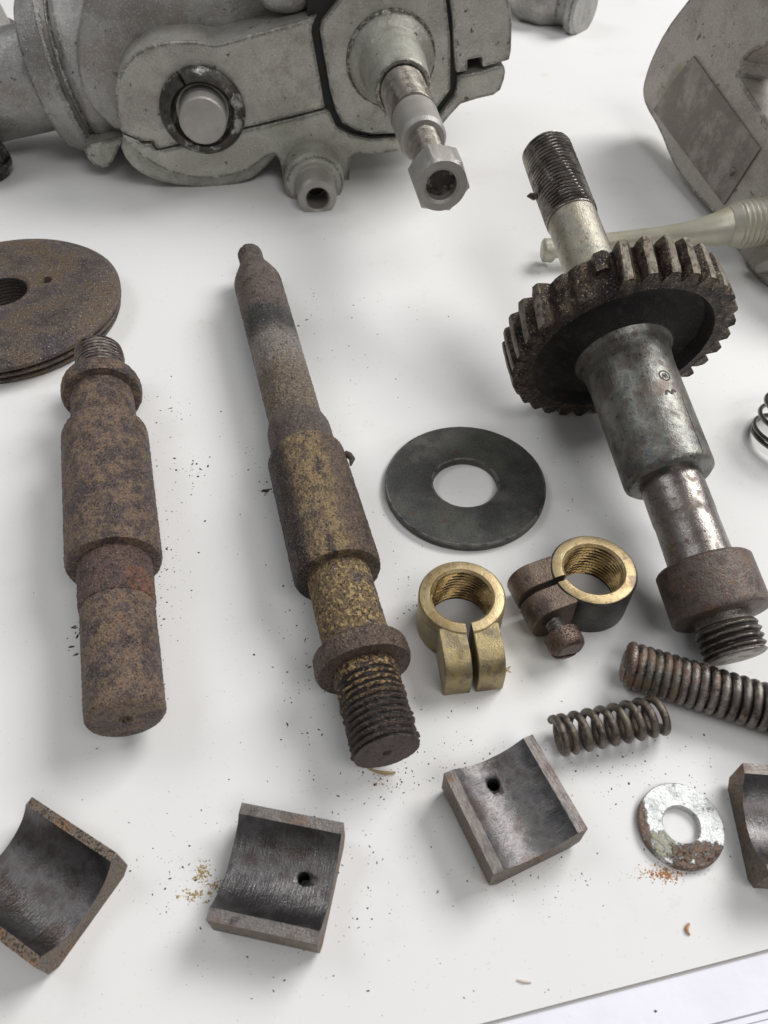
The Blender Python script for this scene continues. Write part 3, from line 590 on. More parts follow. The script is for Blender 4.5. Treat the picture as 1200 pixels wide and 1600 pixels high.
# ------------------------------------------------------------------ split clamp collars
def split_collar(name, label, cx, cy, yaw, R, hole, h, lugL, lugW, m_top, m_side, m_lug, screw, rt=8.0, rb_=0.8):
    r = thing(name, label, 'split collar', (cx, cy, 0), (cos(radians(yaw)), sin(radians(yaw)), 0), (-sin(radians(yaw)), cos(radians(yaw)), 0), 'threaded split collars')
    gap = 1.0
    # ring as an open C round the slit (slit along +X)
    n = 84; a0 = math.asin(gap / hole); a1 = 2 * pi - a0
    th = np.linspace(a0, a1, n)
    prof = [(hole, 0.3), (hole, 0)]
    # body: outer wall, bottom, bore with thread
    zs = np.linspace(0.6, h - 0.7, int((h - 1.3) / 0.22))
    R_list = []
    for t_ in th:
        ring = [(hole + 0.6, 0.0), (R - 0.5, 0.0), (R, 0.5), (R, h - 0.55), (R - 0.5, h), (hole + 0.75, h)]
        inner = [(hole + 1.0 * abs((((z / 1.6) - t_ / (2 * pi)) % 1.0) * 2 - 1), z) for z in zs[::-1]]
        ring = ring + inner
        R_list.append(np.array([(q * cos(t_), q * sin(t_), z) for q, z in ring]))
    # slit faces are parallel, so squeeze the first and last ring to y = +-gap
    for k_, sg in ((0, 1), (-1, -1)):
        for v in R_list[k_]: v[1] = sg * gap
    V, f = loft(R_list)
    body = part('ring_body', V, f, m_side, r, angle=30)
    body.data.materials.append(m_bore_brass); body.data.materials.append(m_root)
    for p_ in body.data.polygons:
        if hypot(p_.center.x, p_.center.y) < (hole + 1.2) * S and 0.3 * S < p_.center.z < (h - 0.3) * S: p_.material_index = 2 if hypot(p_.center.x, p_.center.y) > (hole + 0.55) * S else 1  # bore grooves get the dark root colour as painted shade
    # bright top face as its own skin-thick ring
    Rt = []
    for t_ in th:
        e = 0.02
        Rt.append(np.array([(q * cos(t_), q * sin(t_), z) for q, z in [(hole + 0.72, h - 0.6), (R - 0.9, h - 0.6), (R - 0.62, h + 0.05), (R - 1.0, h + 0.22), (hole + 1.0, h + 0.22), (hole + 0.2, h - 0.55)]]))
    for k_, sg in ((0, 1), (-1, -1)):
        for v in Rt[k_]: v[1] = sg * (gap + 0.02)
    V, f = loft(Rt); part('machined_face', V, f, m_top, r, angle=25)
    # the two jaws of the lug
    hz = h - 1.0; rc = hz / 2.0 * 1.0
    x1 = lugL - rc
    prof = [(hole + 1.4, 0.15), (lugL - rb_, 0.15)] + [(lugL - rb_ + rb_ * sin(t_), 0.15 + rb_ * (1 - cos(t_))) for t_ in np.linspace(0.2, pi / 2, 7)] + \
           [(lugL - rt + rt * cos(t_), hz - rt + rt * sin(t_)) for t_ in np.linspace(0.05, pi / 2, 14)] + [(hole + 1.4, hz + 0.9)]
    for sg in (1, -1):
        ya, yb = sg * gap, sg * lugW / 2
        V = [(x, ya, z) for x, z in prof] + [(x, yb, z) for x, z in prof]; n_ = len(prof)
        f = [tuple(range(n_)), tuple(range(2 * n_ - 1, n_ - 1, -1))] + [(i, n_ + i, n_ + (i + 1) % n_, (i + 1) % n_) for i in range(n_)]
        if sg > 0: f = [x[::-1] for x in f]
        part('lug_jaw', V, f, m_lug, r, angle=30, bevel=0.35)
    if screw:
        xs, zs_ = x1 + 0.3, hz * 0.52
        e = lugW / 2
        V, f = turned([(0, 0), (0, 3.1), (6.2, 3.1), (6.2, 0)], n=40, thread=(0, 6.2, 1.25, 0.5, 0), step=1)
        M = Rz(90)
        V, f = xform((V, f), M, (xs, e - 0.8, zs_)); part('screw_shank', V, f, m_steel, r)
        # cheese head with rounded rim and a slot
        hd = 7.0; Rh = 6.0
        V, f = turned([(0, 0), (0, Rh - 0.9), (0.5, Rh - 0.1), (1.2, Rh), (hd - 2.0, Rh * 0.99), (hd - 0.7, Rh * 0.9), (hd, Rh * 0.72), (hd, 0)], n=64, step=1.0)
        V, f = xform((V, f), M, (xs, e + 4.6, zs_)); hdob = part('screw_head', V, f, m_screw, r, angle=35)
        me = mesh_data('cut', *prism([(-7, -0.65), (7, -0.65), (7, 0.65), (-7, 0.65)], 0, 3.0), m_gap); c_ = bpy.data.objects.new('cut', me); col.objects.link(c_); c_.parent = r
        c_.matrix_local = Matrix.Translation(Vector((xs, e + 4.6 + hd - 1.6, zs_ - 2.4)) * S) @ Matrix.Rotation(radians(-12), 4, 'Y') @ Matrix.Rotation(radians(-90), 4, 'X')
        b = hdob.modifiers.new('slot', 'BOOLEAN'); b.object = c_; b.solver = 'EXACT'
        bpy.context.view_layer.update()
        nm = bpy.data.meshes.new_from_object(hdob.evaluated_get(bpy.context.evaluated_depsgraph_get())); hdob.modifiers.clear(); hdob.data = nm
        bpy.data.objects.remove(c_)
    return r
c = P(722, 931, 17.0)
split_collar('split_collar', 'bright yellow brass split collar without a screw, slit facing the viewer', c[0], c[1], -83, 14.2, 9.6, 17.0, 26.0, 19.2, m_brass, m_brass_dull, m_brass_dull, False)
c = P(928, 889, 17.0)
split_collar('split_collar', 'brown tarnished split collar with a slotted clamp screw through its lug', c[0], c[1], 199, 14.4, 9.6, 17.0, 26.0, 19.6, m_brass, m_darkbody, m_tarnish, True, 7.6, 7.4)

# ------------------------------------------------------------------ springs
def helix(R, turns_z, n_per=28):
    """turns_z: list of (turn, s) giving how the axial position grows with the turns"""
    T = [t_ for t_, _ in turns_z]; Z = [z for _, z in turns_z]
    k = int((T[-1] - T[0]) * n_per); tt = np.linspace(T[0], T[-1], k)
    z = np.interp(tt, T, Z)
    r = R(tt) if callable(R) else R
    return np.column_stack([z, r * np.cos(tt * 2 * pi), r * np.sin(tt * 2 * pi)])
A = P(880, 1148, 6.6); B = P(1036, 1116, 6.6); d = unit(B - A)
LS = np.linalg.norm(B - A)
sp = thing('compression_spring', 'short open coil spring of dark wire above the small zinc washer', 'spring', A, d, np.cross([0, 0, 1.0], d), 'coil springs')
V, f = sweep(helix(5.1, [(0, -2.0), (1, 0.2), (7.6, LS - 4.4), (8.7, LS - 0.5)]), 1.2, 12)
part('coil', V, f, m_spring, sp, angle=60)
A = P(988, 1040, 7.6); B = P(1195, 1105, 7.6); d = unit(B - A)
sp = thing('compression_spring', 'thick closely wound rusty spring with an orange end, cut by the right border', 'spring', A, d, np.cross([0, 0, 1.0], d), 'coil springs')
V, f = sweep(helix(6.1, [(0, -1.5), (1, 1.2), (4, 8.9), (8, 19.9), (30, 88)]), 1.42, 12)
part('coil', V, f, m_coil, sp, angle=60)
V, f = turned([(-3.4, 0), (-3.2, 4.0), (-2.2, 5.8), (0, 6.3), (11, 6.0), (14, 5.2), (80, 5.0), (80, 0)], n=48, pit=0.12, seed=9)
part('core_rod', V, f, m_coil, sp, angle=40)
A = P(1236, 684, 1.2)
ax_ = unit((0.10, 0.16, 1.0))
sp = thing('compression_spring', 'thin bright wire spring standing upright at the right border', 'spring', A, ax_, (0, 1, 0), 'coil springs')
V, f = sweep(helix(15.5, [(0, 0), (1, 0.6), (2, 6.5), (3, 12.5), (4, 18), (5, 19.5)], 48), 0.95, 10)
part('coil', V, f, m_wire, sp, angle=60)

# ------------------------------------------------------------------ bearing blocks (square outside, half-round bore)
def bearing(label, c, yaw, Lx, Wy, H, rb, hole=None, mats=(m_block, m_bore, m_blockrust), tilt=0, lip=None):
    r = thing('bearing_shell', label, 'bearing shell', (c[0], c[1], 0), (cos(radians(yaw)), sin(radians(yaw)), 0), (-sin(radians(yaw)), cos(radians(yaw)), 0), 'half-round bearing shells')
    half = Wy / 2; lipw = 3.0 if lip is None else lip
    wb = half - lipw; cz = H + math.sqrt(max(rb * rb - wb * wb, 0))
    a0 = math.asin(min(1, wb / rb))
    nA = 26
    arc = [(rb * sin(t_), cz - rb * cos(t_)) for t_ in np.linspace(a0, -a0, nA)]
    ch = 2.6
    outer = [(-half, H), (-half, ch), (-half + ch, 0), (half - ch, 0), (half, ch), (half, H)]
    def band(prof, name, m, bev=0.0, closed=True, angle=30):
        n_ = len(prof); xs = np.linspace(-Lx / 2, Lx / 2, 9)
        R = [np.array([(x, y, z) for y, z in prof]) for x in xs]
        V, f = loft(R)
        V = np.asarray(V)
        for v in V:
            q = mnoise.noise(Vector((v[0] * 0.15 + c[0], v[1] * 0.15, v[2] * 0.15)))
            v[0] += 0.18 * q; v[2] += 0.10 * q * (v[2] > 1)
        return part(name, V, f, m, r, angle=angle, bevel=bev)
    body = band(outer + arc, 'shell_body', mats[0], 0.0)
    if hole: drill(body, (hole[0], hole[1], -1), hole[2], H * 2)
    body.data.materials.clear()
    for mm in (mats[0], mats[2], m_gap, mats[1]): body.data.materials.append(mm)
    for p_ in body.data.polygons:
        n_ = p_.normal; q = p_.center / S
        rad_ = hypot(q.y, q.z - cz); k_ = 0
        if abs(n_.x) > 0.8 or abs(n_.y) > 0.93 and abs(q.y) > half - 0.5 or n_.z < -0.3: k_ = 1
        elif abs(rad_ - rb) < 0.6 and abs(q.y) < wb - 0.1 and n_.z > 0.02: k_ = 3
        if hole and hypot(q.x - hole[0], q.y - hole[1]) < hole[2] + 0.15 and abs(n_.z) < 0.5: k_ = 2
        p_.material_index = k_
    return r, body
def cen(*pts): return np.mean([P(u, v, z)[:2] for u, v, z in pts], axis=0)
def yaw_of(p_, q_): d = P(*q_)[:2] - P(*p_)[:2]; return degrees(atan2(d[1], d[0]))
HB = 13.5
bearing('bearing shell with an oil hole and ochre crumbs beside it', cen((372, 1257, HB), (531, 1285, HB), (505, 1478, HB), (325, 1432, HB)),
        yaw_of((352, 1345, HB), (519, 1380, HB)), 28.5, 29.5, HB, 14.5, hole=(6.4, 0.5, 1.7))
bearing('bearing shell with an oil hole near its upper end, left of the small zinc washer', cen((697, 1208, HB), (828, 1147, HB), (918, 1285, HB), (772, 1378, HB)),
        yaw_of((762, 1178, HB), (845, 1332, HB)), 28.8, 28.6, HB, 17.5, hole=(-7.2, -2.0, 1.9))
m_bl1 = m_blockrust
c1 = P(50, 1245, HB)[:2]; c2 = P(183, 1333, HB)[:2]; yw = degrees(atan2(*(c2 - c1)[::-1])); Lb = np.linalg.norm(c2 - c1)
dx = unit(c2 - c1); dy = np.array([-dx[1], dx[0]])
bearing('rusty-rimmed bearing shell at the lower left corner, without a visible hole', (c1 + c2) / 2 - dy * 14.8, yw, Lb, 29.6, HB, 14.2, mats=(m_blockrust, m_bore, m_blockrust), lip=2.4)
c1 = P(1160, 1192, HB)[:2]; yw = -4
dx = np.array([cos(radians(yw)), sin(radians(yw))]); dy = np.array([-dx[1], dx[0]])
bearing('bearing shell cut by the right border beside the small zinc washer', c1 + dx * 14.5 - dy * 15.0, yw, 29, 30, HB, 14.5)

# ------------------------------------------------------------------ big silver casting, upper left
def frame(psi, th, rho):
    psi, th, rho = map(radians, (psi, th, rho))
    n = np.array([sin(psi) * cos(th), -cos(psi) * cos(th), sin(th)]); x = np.array([cos(psi), sin(psi), 0]); y = np.cross(n, x)
    return n, cos(rho) * x + sin(rho) * y, -sin(rho) * x + cos(rho) * y
n1, X1, Y1 = frame(8.5, 0, 8.5)
O1 = P(320, 292, 0.0) - n1 * (-4.0)
hb = thing('gearbox_casting', 'large silver painted gearbox casting with a stud and nut pointing forward', 'casting', O1, X1, Y1)
def tr(px, off, O=O1, n=n1, X=X1, Y=Y1):
    out = []
    for u, v in px:
        q = hit(u, v, O + n * off, n) - O; out.append((float(q @ X), float(q @ Y)))
    return out
def plate(name, px, c0, c1, m, bevel=1.0, grow=0.0, parent=hb, tf=None, segs=3, label=None):
    poly = (tf or tr)(px, c1) if not callable(px) else px()
    V, f = prism(poly, c0, c1, grow)
    return part(name, V, f, m, parent, angle=30, bevel=bevel, segs=segs, label=label)
top_edge = smooth_poly([(190, 207), (181, 185), (179, 150), (184, 118), (200, 92), (226, 74), (255, 66), (300, 64), (322, 67), (335, 70), (352, 66), (410, 50), (440, 42), (470, 34), (496, 24)], 1)
plate('upper_half', top_edge + [(488, 40), (487, 51), (495, 95), (505, 152), (508, 169), (450, 184), (383, 200), (278, 226), (246, 234), (240, 221), (219, 221), (214, 217)], -60, 0, m_cast, 1.0)
low_edge = smooth_poly([(445, 292), (441, 268), (437, 250), (430, 241), (420, 243), (405, 254), (385, 268), (355, 277), (320, 280), (285, 276), (255, 265), (228, 250), (205, 232), (190, 210)], 1)
plate('lower_half', [(216, 220), (222, 226), (237, 225), (243, 237), (278, 229), (383, 203), (450, 187), (508, 172), (516, 177), (526, 200), (548, 211), (579, 217), (617, 215), (650, 205), (684, 184), (709, 152), (714, 139), (715, 120),
                     (722, 117.5), (752, 112), (776, 104), (788, 103), (790, 112), (788, 124), (782, 141), (771, 149), (745, 155), (720, 163), (704, 180), (690, 197), (668, 218), (640, 233), (600, 240), (560, 241), (548, 246), (545, 292)] + low_edge, -45, 0.3, m_cast2, 1.1)
plate('lower_flank', smooth_poly([(430, 215), (438, 243), (428, 250), (414, 264), (390, 284), (350, 293), (310, 294), (262, 289), (226, 277), (198, 255), (186, 225), (210, 200)], 1), -42, -3.6, m_cast2, 3.2, segs=4)
plate('side_lug', [(703, -60), (703, 0), (707, 32), (709, 79), (711, 104), (713, 115), (731, 111), (731, 94), (753, 90), (754, 106), (776, 100), (796, 94), (799, 79), (800.5, 38), (797, 9), (792, -20), (780, -60)], -42, 0, m_cast, 1.0)
oct_px = [(545, -60), (530, 0), (503, 34), (500, 48), (508, 95), (516, 142), (525, 174), (535, 193), (557, 204), (583, 210), (617, 209), (645, 201), (680, 172), (704, 140), (704, 63), (697, 0), (690, -60)]
plate('cover_plate', oct_px, -20, 0.6, m_cast2, 0.8)
plate('joint_gap', [(490, -60), (480, 10), (483, 51), (500, 180), (530, 212), (580, 222), (640, 216), (700, 180), (722, 140), (716, -60)], -24, -3.0, m_gap, 0)
# barrel body behind, its flange at the left, the tube going off to the left
def bar(off, px): q = tr([px], off)[0]; return q
BO = -70.0
cx0 = bar(BO, (76, 118))
def lathe_x(prof, x0, yc, zc, name, m, **k):
    V, f = turned(prof, **k); V = np.asarray(V) + np.array([x0, yc, zc]); return part(name, V, f, m, hb, angle=34)
lathe_x([(-200, 0), (-200, 28.5), (2, 28.5), (2, 0)], cx0[0], cx0[1], BO, 'tube', m_castbarrel, n=96, pit=0.12, pscale=0.15, step=6)
lathe_x([(0, 0), (0, 38.5), (1.0, 40.5), (15, 46.5), (17, 46), (18.5, 41), (20, 40), (21.5, 42.5), (24, 44), (30, 43.5), (60, 41), (250, 40), (250, 0)], cx0[0], cx0[1], BO, 'barrel_flange', m_castbarrel, n=128, pit=0.12, pscale=0.15, step=6)
plate('rear_wall', smooth_poly([(183, 210), (130, 160), (118, 100), (120, 40), (150, -80), (480, -80), (500, 40), (500, 160)], 1), -70, -25, m_castbarrel, 4.0, segs=4)
# ear under the flange
plate('ear', smooth_poly([(131, 229), (133, 242), (145, 257), (160, 264), (172, 259), (181, 244), (190, 222), (195, 212)], 1), -45, -22, m_cast2, 2.5, segs=4)
# upper overhanging shoulder in the middle top
plate('shoulder', smooth_poly([(416, 17), (440, 26), (470, 24), (492, 6), (515, -40), (520, -90), (360, -90), (384, -20)], 1), -30, -10, m_castbarrel, 4.5, segs=4)
# everything that turns on axes normal to the face
def lathe_n(prof, px, off, name, m, n=96, parent=hb, label=None, **k):
    q = tr([px], off)[0]
    V, f = turned(prof, n=n, **k); V, f = xform((V, f), XZ, (q[0], q[1], off)); return part(name, V, f, m, parent, angle=34, label=label), q
def split_ring(prof_rz, q, off, gapdeg, angle0, name, m):
    n = 90; th = np.linspace(radians(angle0 + gapdeg / 2), radians(angle0 + 360 - gapdeg / 2), n)
    R = [np.array([(q[0] + r * cos(t_), q[1] + r * sin(t_), off + z) for r, z in prof_rz]) for t_ in th]
    V, f = loft(R)
    V = np.asarray(V)
    return part(name, V, f, m, hb, angle=34)
q = tr([(317, 172)], 0)[0]
split_ring([(14.0, 0.1), (22.6, 0.1), (22.9, 2.2), (21.8, 4.4), (19.4, 6.2), (17.0, 6.6), (15.4, 5.0), (14.6, 2.0)], q, 0, 5, 104, 'split_collar_ring', m_gripring)
lathe_n([(-3, 0), (-3, 12.6), (9.0, 12.5), (14.2, 12.4), (15.2, 11.6), (15.2, 0)], (317, 171), 0, 'pin_end', m_castend, pit=0.06)
# boss, stud and nut
bq = (611, 93)
lathe_n([(0.4, 0), (0.4, 24.4), (1.6, 24.0), (2.2, 23.0), (3.4, 22.6), (5.0, 21.2), (7.5, 18.4), (12, 16.8), (39, 14.6), (40.0, 13.9), (40.0, 12.3), (38, 12.1), (38, 0)], bq, 0.4, 'boss', m_cast2, pit=0.06)
hp2 = tr([(566, 125)], 3.4)[0]
V, f = turned([(0, 0), (0, 1.9), (1.2, 1.8), (1.2, 0)], n=16); V, f = xform((V, f), XZ, (hp2[0], hp2[1], 3.6)); part('oil_hole', V, f, m_gap, hb)
lathe_n([(35, 0), (35, 11.6), (74, 11.4), (74, 0)], bq, 0.4, 'coarse_thread', m_stud, thread=(40, 73, 1.7, 0.8, 0.1))
lathe_n([(73.5, 0), (73.5, 10.9), (74.5, 11.2), (96, 10.8), (98.0, 9.6), (98.0, 0)], bq, 0.4, 'stud_shank', m_castend, pit=0.05)
lathe_n([(90, 0), (90, 7.6), (132, 7.6), (132, 0)], bq, 0.4, 'stud_thread', m_stud, thread=(98, 131, 1.6, 0.7, 0.1))
def hexnut(px_q, off, z0, z1, af, hole, name, m, rot=0):
    n = 96; th = np.linspace(0, 2 * pi, n, endpoint=False)
    hexr = lambda t_: (af / 2) / cos((t_ - radians(rot) + pi / 6) % (pi / 3) - pi / 6)
    rc = af / 2 * 1.08; R = []
    for z, mode, r in [(z0, 'c', hole), (z0, 'm', rc - 0.4), (z0 + 1.0, 'h', 0), (z1 - 1.6, 'h', 0), (z1, 'm', af / 2 * 0.985), (z1, 'c', hole + 1.2), (z1 - 1.0, 'c', hole), (z1 - 6, 'c', hole)]:
        rad = np.array([hexr(t_) if mode == 'h' else (min(hexr(t_), r) if mode == 'm' else r) for t_ in th])
        R.append(np.column_stack([px_q[0] + rad * np.cos(th), px_q[1] + rad * np.sin(th), np.full(n, z + off)]))
    V, f = loft(R, closed=True)
    return part(name, V, f, m, hb, angle=22)
qb = tr([bq], 0.4)[0]
hexnut(qb, 0.4, 126, 140, 22.2, 6.6, 'hex_nut', m_castend, rot=12)
V, f = turned([(0, 0), (0, 6.9), (4, 6.9), (4, 0)], n=32); V, f = xform((V, f), XZ, (qb[0], qb[1], 0.4 + 131)); part('nut_bore_end', V, f, m_gripring, hb)
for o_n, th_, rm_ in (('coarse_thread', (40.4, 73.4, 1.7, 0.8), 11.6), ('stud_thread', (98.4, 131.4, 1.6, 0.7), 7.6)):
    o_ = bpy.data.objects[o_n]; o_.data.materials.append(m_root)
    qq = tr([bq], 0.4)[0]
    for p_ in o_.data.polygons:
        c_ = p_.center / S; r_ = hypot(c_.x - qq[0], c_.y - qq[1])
        if th_[0] < c_.z < th_[1] and rm_ - th_[3] * 1.3 < r_ < rm_ - th_[3] * 0.7: p_.material_index = 1  # stud thread roots coloured dark, shade painted in
# drain spout
dq = (488, 266)
lathe_n([(-8, 0), (-8, 17.4), (14, 17.2), (17.5, 15.8), (18.4, 13.5), (18.6, 0)], dq, 0, 'spout_flange', m_cast2, pit=0.06)
q = tr([dq], 0)[0]
V, f = turned_closed([(18, 6.2), (18, 12.2), (20, 11.2), (32, 11.0), (34, 10.3), (34.6, 7.2), (33.6, 6.3)], n=80, pit=0.05)
V, f = xform((V, f), XZ, (q[0], q[1], 0)); part('spout', V, f, m_castend, hb, angle=34)
V, f = turned([(18.5, 0), (18.5, 5.3), (19.5, 5.3), (19.5, 0)], n=32); V, f = xform((V, f), XZ, (q[0], q[1], 0)); part('spout_bore', V, f, m_gap, hb)

# ------------------------------------------------------------------ far pieces at the left border
lf = thing('round_cover', 'grey round cover far back at the left border above the casting tube', 'cover', P(-60, 60, 0), (0, 0, 1), (0, 1, 0))
V, f = turned([(0, 0), (0, 38), (3, 40), (22, 36), (32, 24), (36, 0)], n=72, pit=0.1, step=4); part('cover_body', V, f, m_castbarrel, lf)
V, f = turned_closed([(0, 40.5), (0, 44), (4, 44), (4, 40.5)], n=72); part('rim', V, f, m_castbarrel, lf)
c = P(-22, 275, 0)
df = thing('dark_knob', 'dark oily knob under the casting tube at the left border', 'knob', c, (0, 0, 1), (0, 1, 0))
V, f = turned([(0, 0), (0, 12), (2, 15), (14, 16.5), (22, 13), (26, 0)], n=56, pit=0.2, step=2); part('knob_body', V, f, m_gripring, df)
V, f = turned_closed([(7, 15.5), (6.5, 17.6), (9.5, 17.6), (9, 15.5)], n=56); part('knob_ring', V, f, m_gripring, df)
# fitting at the top edge
c = P(868, 24, 0)
ft = thing('pipe_elbow', 'small grey elbow fitting with a flanged end, cut by the top border', 'fitting', c, (1, 0, 0), (0, 1, 0))
q0 = P(905, 12, 16) - c; q1 = P(868, 2, 16) - c
V, f = sweep([q0 + (0, 1, 0), q1 + (8, 0, 0), q1 + (-8, 2, 0), q1 + (-18, 10, 0), q1 + (-24, 26, 2), q1 + (-24, 60, 4)], [15, 16.5, 17.5, 17.5, 16, 15], 40)
part('elbow_body', V, f, m_castbarrel, ft, angle=50)
dd = unit(q0 - q1)
V, f = turned([(-5, 0), (-5, 16), (-3, 19.2), (3, 20), (5, 17.5), (5.2, 0)], n=56, pit=0.1)
M_ = np.column_stack([dd, np.cross([0, 0, 1.0], dd), np.cross(dd, np.cross([0, 0, 1.0], dd))])
V, f = xform((V, f), M_, q0 + dd * 1.0); part('flange', V, f, m_castbarrel, ft)

# ------------------------------------------------------------------ casting with the nameplate, upper right
p0 = P(1050, 290); p1 = P(1178, 432); e1 = unit(p1 - p0)
back = np.cross(e1, [0, 0, 1.0]); back = -back if back @ (p0 - CC) < 0 else back
al = radians(11); t2 = cos(al) * np.array([0, 0, 1.0]) + sin(al) * back; n2 = np.cross(e1, t2)
O2 = p0.copy()
hc = thing('nameplate_casting', 'grey casting with a riveted brown nameplate on its left face', 'casting', O2, e1, t2)
tr2 = lambda px, off: tr(px, off, O2, n2, e1, t2)
face = smooth_poly([(1230, -60), (1100, -60), (1085, -12), (1070, 6), (1040, 46), (1018, 90), (1007, 122), (1003, 145), (1008, 166), (1030, 203), (1046, 245), (1060, 272), (1090, 308), (1127, 345), (1150, 385), (1172, 424)], 1) + \
       [(1190, 440), (1240, 470), (1300, 470), (1300, 330), (1262, 270), (1200, 192), (1151, 118), (1158, 96), (1172, 82), (1205, 66), (1300, 40), (1300, -60)]
hcb = plate('casting_body', face, -24, 0, m_cast3, 0.9, parent=hc, tf=tr2, segs=4)
plate('casting_block', [(1120, 73), (1151, 119), (1200, 193), (1262, 271), (1320, 350), (1320, 470), (1240, 470), (1190, 436), (1152, 383), (1129, 343), (1094, 305), (1066, 268), (1062, 200)], -80, -4, m_cast3, 0.6, parent=hc, tf=tr2)
npx = [(1083, 87), (1187, 232), (1130, 320), (1020, 172), (1058, 118)]
npl = plate('nameplate', npx, 0.05, 1.0, m_plate, 0.25, parent=hc, tf=tr2, segs=2)
for (u, v) in ((1144, 268),):
    q = tr2([(u, v)], 1.0)[0]
    V, f = turned([(0, 0), (0, 2.3), (0.8, 2.0), (1.3, 1.1), (1.45, 0)], n=24, step=0.5); V, f = xform((V, f), XZ, (q[0], q[1], 0.9)); part('rivet', V, f, m_plate, npl)
# shallow engraved rule lines on the plate's left
# foot
plate('foot', [(1176, 412), (1196, 404), (1240, 400), (1240, 440), (1196, 424), (1178, 428)], -12, 5, m_castend, 1.5, parent=hc, tf=tr2)
# greased lever with screw thread, ball end behind the gear shaft
pA = P(1215, 343, 26); pB = P(1143, 352, 24)
lv = thing('greased_lever', 'yellowed greasy lever rod with a threaded root, behind the gear wheel', 'lever', (pB[0], pB[1], 0), (1, 0, 0), (0, 1, 0))
o_ = np.array([pB[0], pB[1], 0.0])
pts = [P(1146, 351, 24), P(1120, 358, 23), P(1085, 364, 21), P(1040, 369, 18), P(980, 375, 14), P(920, 382, 11), P(880, 388, 9.5), P(856, 391, 9)]
pp_ = np.array([p_ - o_ for p_ in pts]); 
tt = np.linspace(0, len(pp_) - 1, 60); path = np.column_stack([np.interp(tt, range(len(pp_)), pp_[:, k_]) for k_ in range(3)])
for _ in range(6): path[1:-1] = (path[:-2] + path[1:-1] * 2 + path[2:]) / 4
rad = np.interp(tt, range(8), [9.4, 8.1, 6.3, 5.1, 4.7, 4.6, 4.5, 4.4])
part('rod', *sweep(path, rad, 28), m_lever, lv, angle=50)
d_ = unit(P(1143, 352, 24) - P(1215, 343, 26))
V, f = turned([(-36, 0), (-36, 11.6), (-3, 11.6), (-0.5, 10.2), (2.0, 9.0), (2.0, 0)], n=80, thread=(-34, -2.0, 2.6, 0.9, 0.1), pit=0.08)
M_ = np.column_stack([d_, unit(np.cross([0, 0, 1.0], d_)), np.cross(d_, unit(np.cross([0, 0, 1.0], d_)))])
V, f = xform((V, f), M_, P(1143, 352, 24) - o_); part('threaded_root', V, f, m_lever, lv)
q = P(857, 391, 8.4) - o_
V, f = turned([(-3.6, 0), (-3.5, 4.4), (-2.6, 5.9), (2.0, 6.0), (3.2, 4.8), (3.4, 0)], n=32, step=1.5, pit=0.1); V = np.asarray(V) + q
part('end_knob', V, f, m_lever, lv, angle=60)

# ------------------------------------------------------------------ crumbs, filings, dust (nobody could count them)
rnd = random.Random(11)
def crumb(V, f, x, y, z, r, flat=0.6):
    o = len(V); k = rnd.choice((4, 5, 6)); a_ = rnd.uniform(0, 6.28); el_ = rnd.uniform(0.6, 1.7)
    rr2 = [r * rnd.uniform(0.6, 1.2) for _ in range(k)]
    ring = [(rr2[i] * cos(2 * pi * i / k) * el_, rr2[i] * sin(2 * pi * i / k) / el_) for i in range(k)]
    for q_, (dx_, dy_) in enumerate(ring):
        V.append((x + dx_ * cos(a_) - dy_ * sin(a_), y + dx_ * sin(a_) + dy_ * cos(a_), z))
    V.append((x + rnd.uniform(-.3, .3) * r, y + rnd.uniform(-.3, .3) * r, z + r * flat * rnd.uniform(0.7, 1.3)))
    for i in range(k): f.append((o + i, o + (i + 1) % k, o + k))
    f.append(tuple(o + i for i in range(k - 1, -1, -1)))
DENS = 1.5
def crumbs(name, label, spec, m):
    V = []; f = []
    for (u, v, su, sv, n, r0, r1) in spec:
        for _ in range(int(n * DENS)):
            p_ = P(rnd.gauss(u, su), rnd.gauss(v, sv)); r = 1.25 * r0 * (r1 / r0) ** (rnd.random() ** 1.9)
            crumb(V, f, p_[0], p_[1], 0.01, r)
    o = part(name, V, f, m, smooth=False); tag(o, label, kind='stuff'); return o
crumbs('metal_filings', 'fine dark metal filings scattered on the white table', [
    (250, 860, 26, 90, 150, 0.09, 0.45), (300, 735, 14, 14, 26, 0.12, 0.6), (265, 640, 30, 25, 30, 0.1, 0.4), (122, 1000, 10, 20, 14, 0.2, 0.7), (415, 765, 8, 6, 6, 0.3, 0.9), (400, 700, 20, 60, 50, 0.08, 0.35),
    (490, 490, 40, 25, 26, 0.12, 0.55), (560, 560, 50, 60, 26, 0.08, 0.4), (470, 1040, 25, 70, 50, 0.1, 0.4), (600, 1215, 20, 14, 16, 0.1, 0.5), (630, 900, 20, 60, 26, 0.08, 0.35),
    (660, 1180, 60, 50, 90, 0.08, 0.30), (980, 1210, 90, 40, 110, 0.08, 0.34), (850, 1370, 60, 30, 50, 0.08, 0.28), (500, 1420, 90, 70, 90, 0.08, 0.32), (300, 1400, 60, 60, 60, 0.08, 0.34),
    (560, 1260, 90, 60, 50, 0.08, 0.3), (900, 720, 60, 60, 26, 0.07, 0.28), (600, 1000, 400, 400, 260, 0.06, 0.26), (700, 430, 300, 80, 40, 0.08, 0.3)], m_filing)
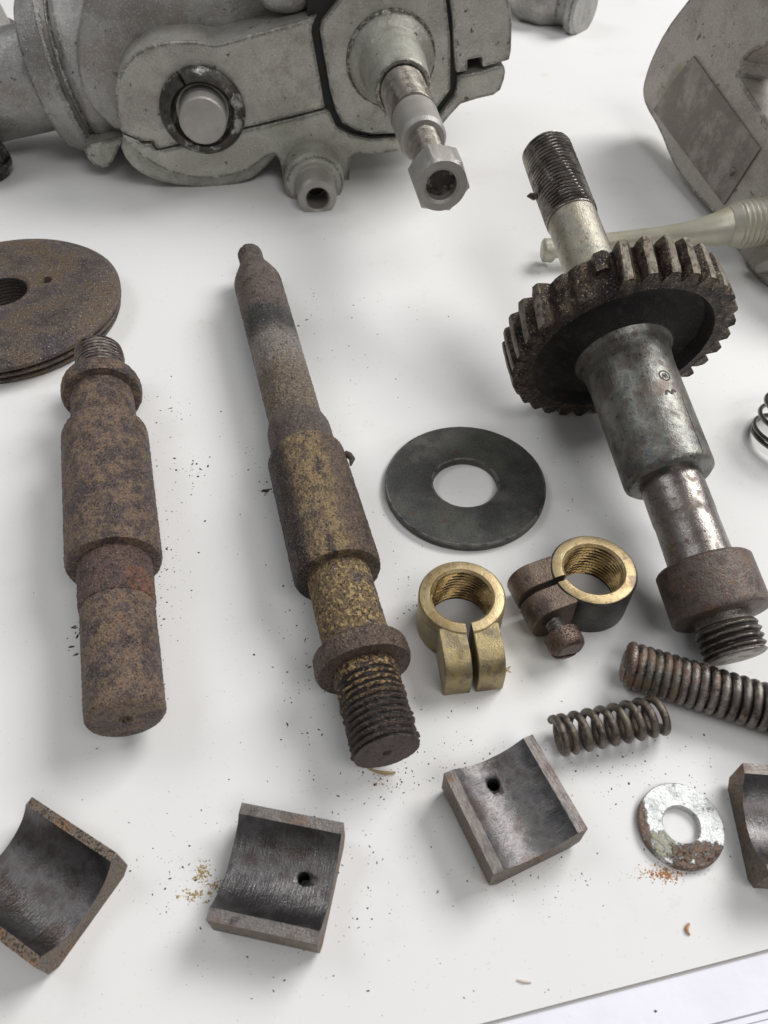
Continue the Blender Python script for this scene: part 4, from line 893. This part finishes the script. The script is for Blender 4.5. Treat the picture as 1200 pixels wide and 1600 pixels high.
crumbs('ochre_crumbs', 'ochre rust crumbs beside the bearing shell in the bottom row', [
    (316, 1362, 6, 9, 60, 0.12, 0.5), (302, 1400, 12, 5, 50, 0.1, 0.45), (335, 1388, 9, 7, 30, 0.12, 0.45), (320, 1380, 20, 16, 70, 0.07, 0.2), (792, 1047, 3, 3, 14, 0.2, 0.5), (540, 1000, 60, 80, 20, 0.1, 0.25)], m_ochredust)
crumbs('orange_rust_dust', 'orange rust crumbs under the small zinc washer', [
    (1042, 1368, 12, 6, 80, 0.1, 0.4), (1030, 1362, 18, 8, 60, 0.1, 0.3), (600, 1218, 12, 6, 14, 0.1, 0.4), (1060, 1362, 22, 6, 40, 0.1, 0.3)], m_orangedust)
# single bits one can point at
def bit(name, label, cat, pts, rad, m):
    o = part(name, *sweep([P(u, v, z) for u, v, z in pts], rad, 7), m, angle=40); tag(o, label, cat); return o
bit('fibre_tuft', 'twisted brown fibre at the threaded end of the long shaft', 'fibre', [(570, 1195, 0.6), (578, 1202, 0.5), (590, 1206, 0.4), (603, 1208, 0.4), (618, 1207, 0.6)], [0.4, 0.35, 0.45, 0.6, 0.3], m_ochredust)
bit('wood_splinter', 'curled orange splinter on bare table above the paper sheet', 'splinter', [(1077, 1443, 0.4), (1073, 1449, 0.7), (1074, 1456, 0.5), (1078, 1461, 0.3)], [0.25, 0.45, 0.4, 0.2], m_orangedust)
bit('wood_splinter', 'pale pinkish splinter on bare table left of the paper edge', 'splinter', [(808, 1531, 0.3), (818, 1534, 0.4), (830, 1535, 0.3)], [0.2, 0.3, 0.2], material('pale_splinter', (214, 196, 186), 0.7))
p_ = P(1024, 1580, -1.1)
V = []; f = []; crumb(V, f, p_[0], p_[1], -1.13, 0.55)
tag(part('grit_speck', V, f, m_filing, smooth=False), 'single dark speck of grit lying on the paper sheet', 'grit')
V = []; f = []; p_ = P(413, 767); crumb(V, f, p_[0], p_[1], 0.01, 1.1); crumb(V, f, p_[0] + 1.2, p_[1] - 0.2, 0.01, 0.7)
tag(part('rust_flake', V, f, m_chip, smooth=False), 'dark rust flake on the table touching the left side of the long shaft', 'flake')
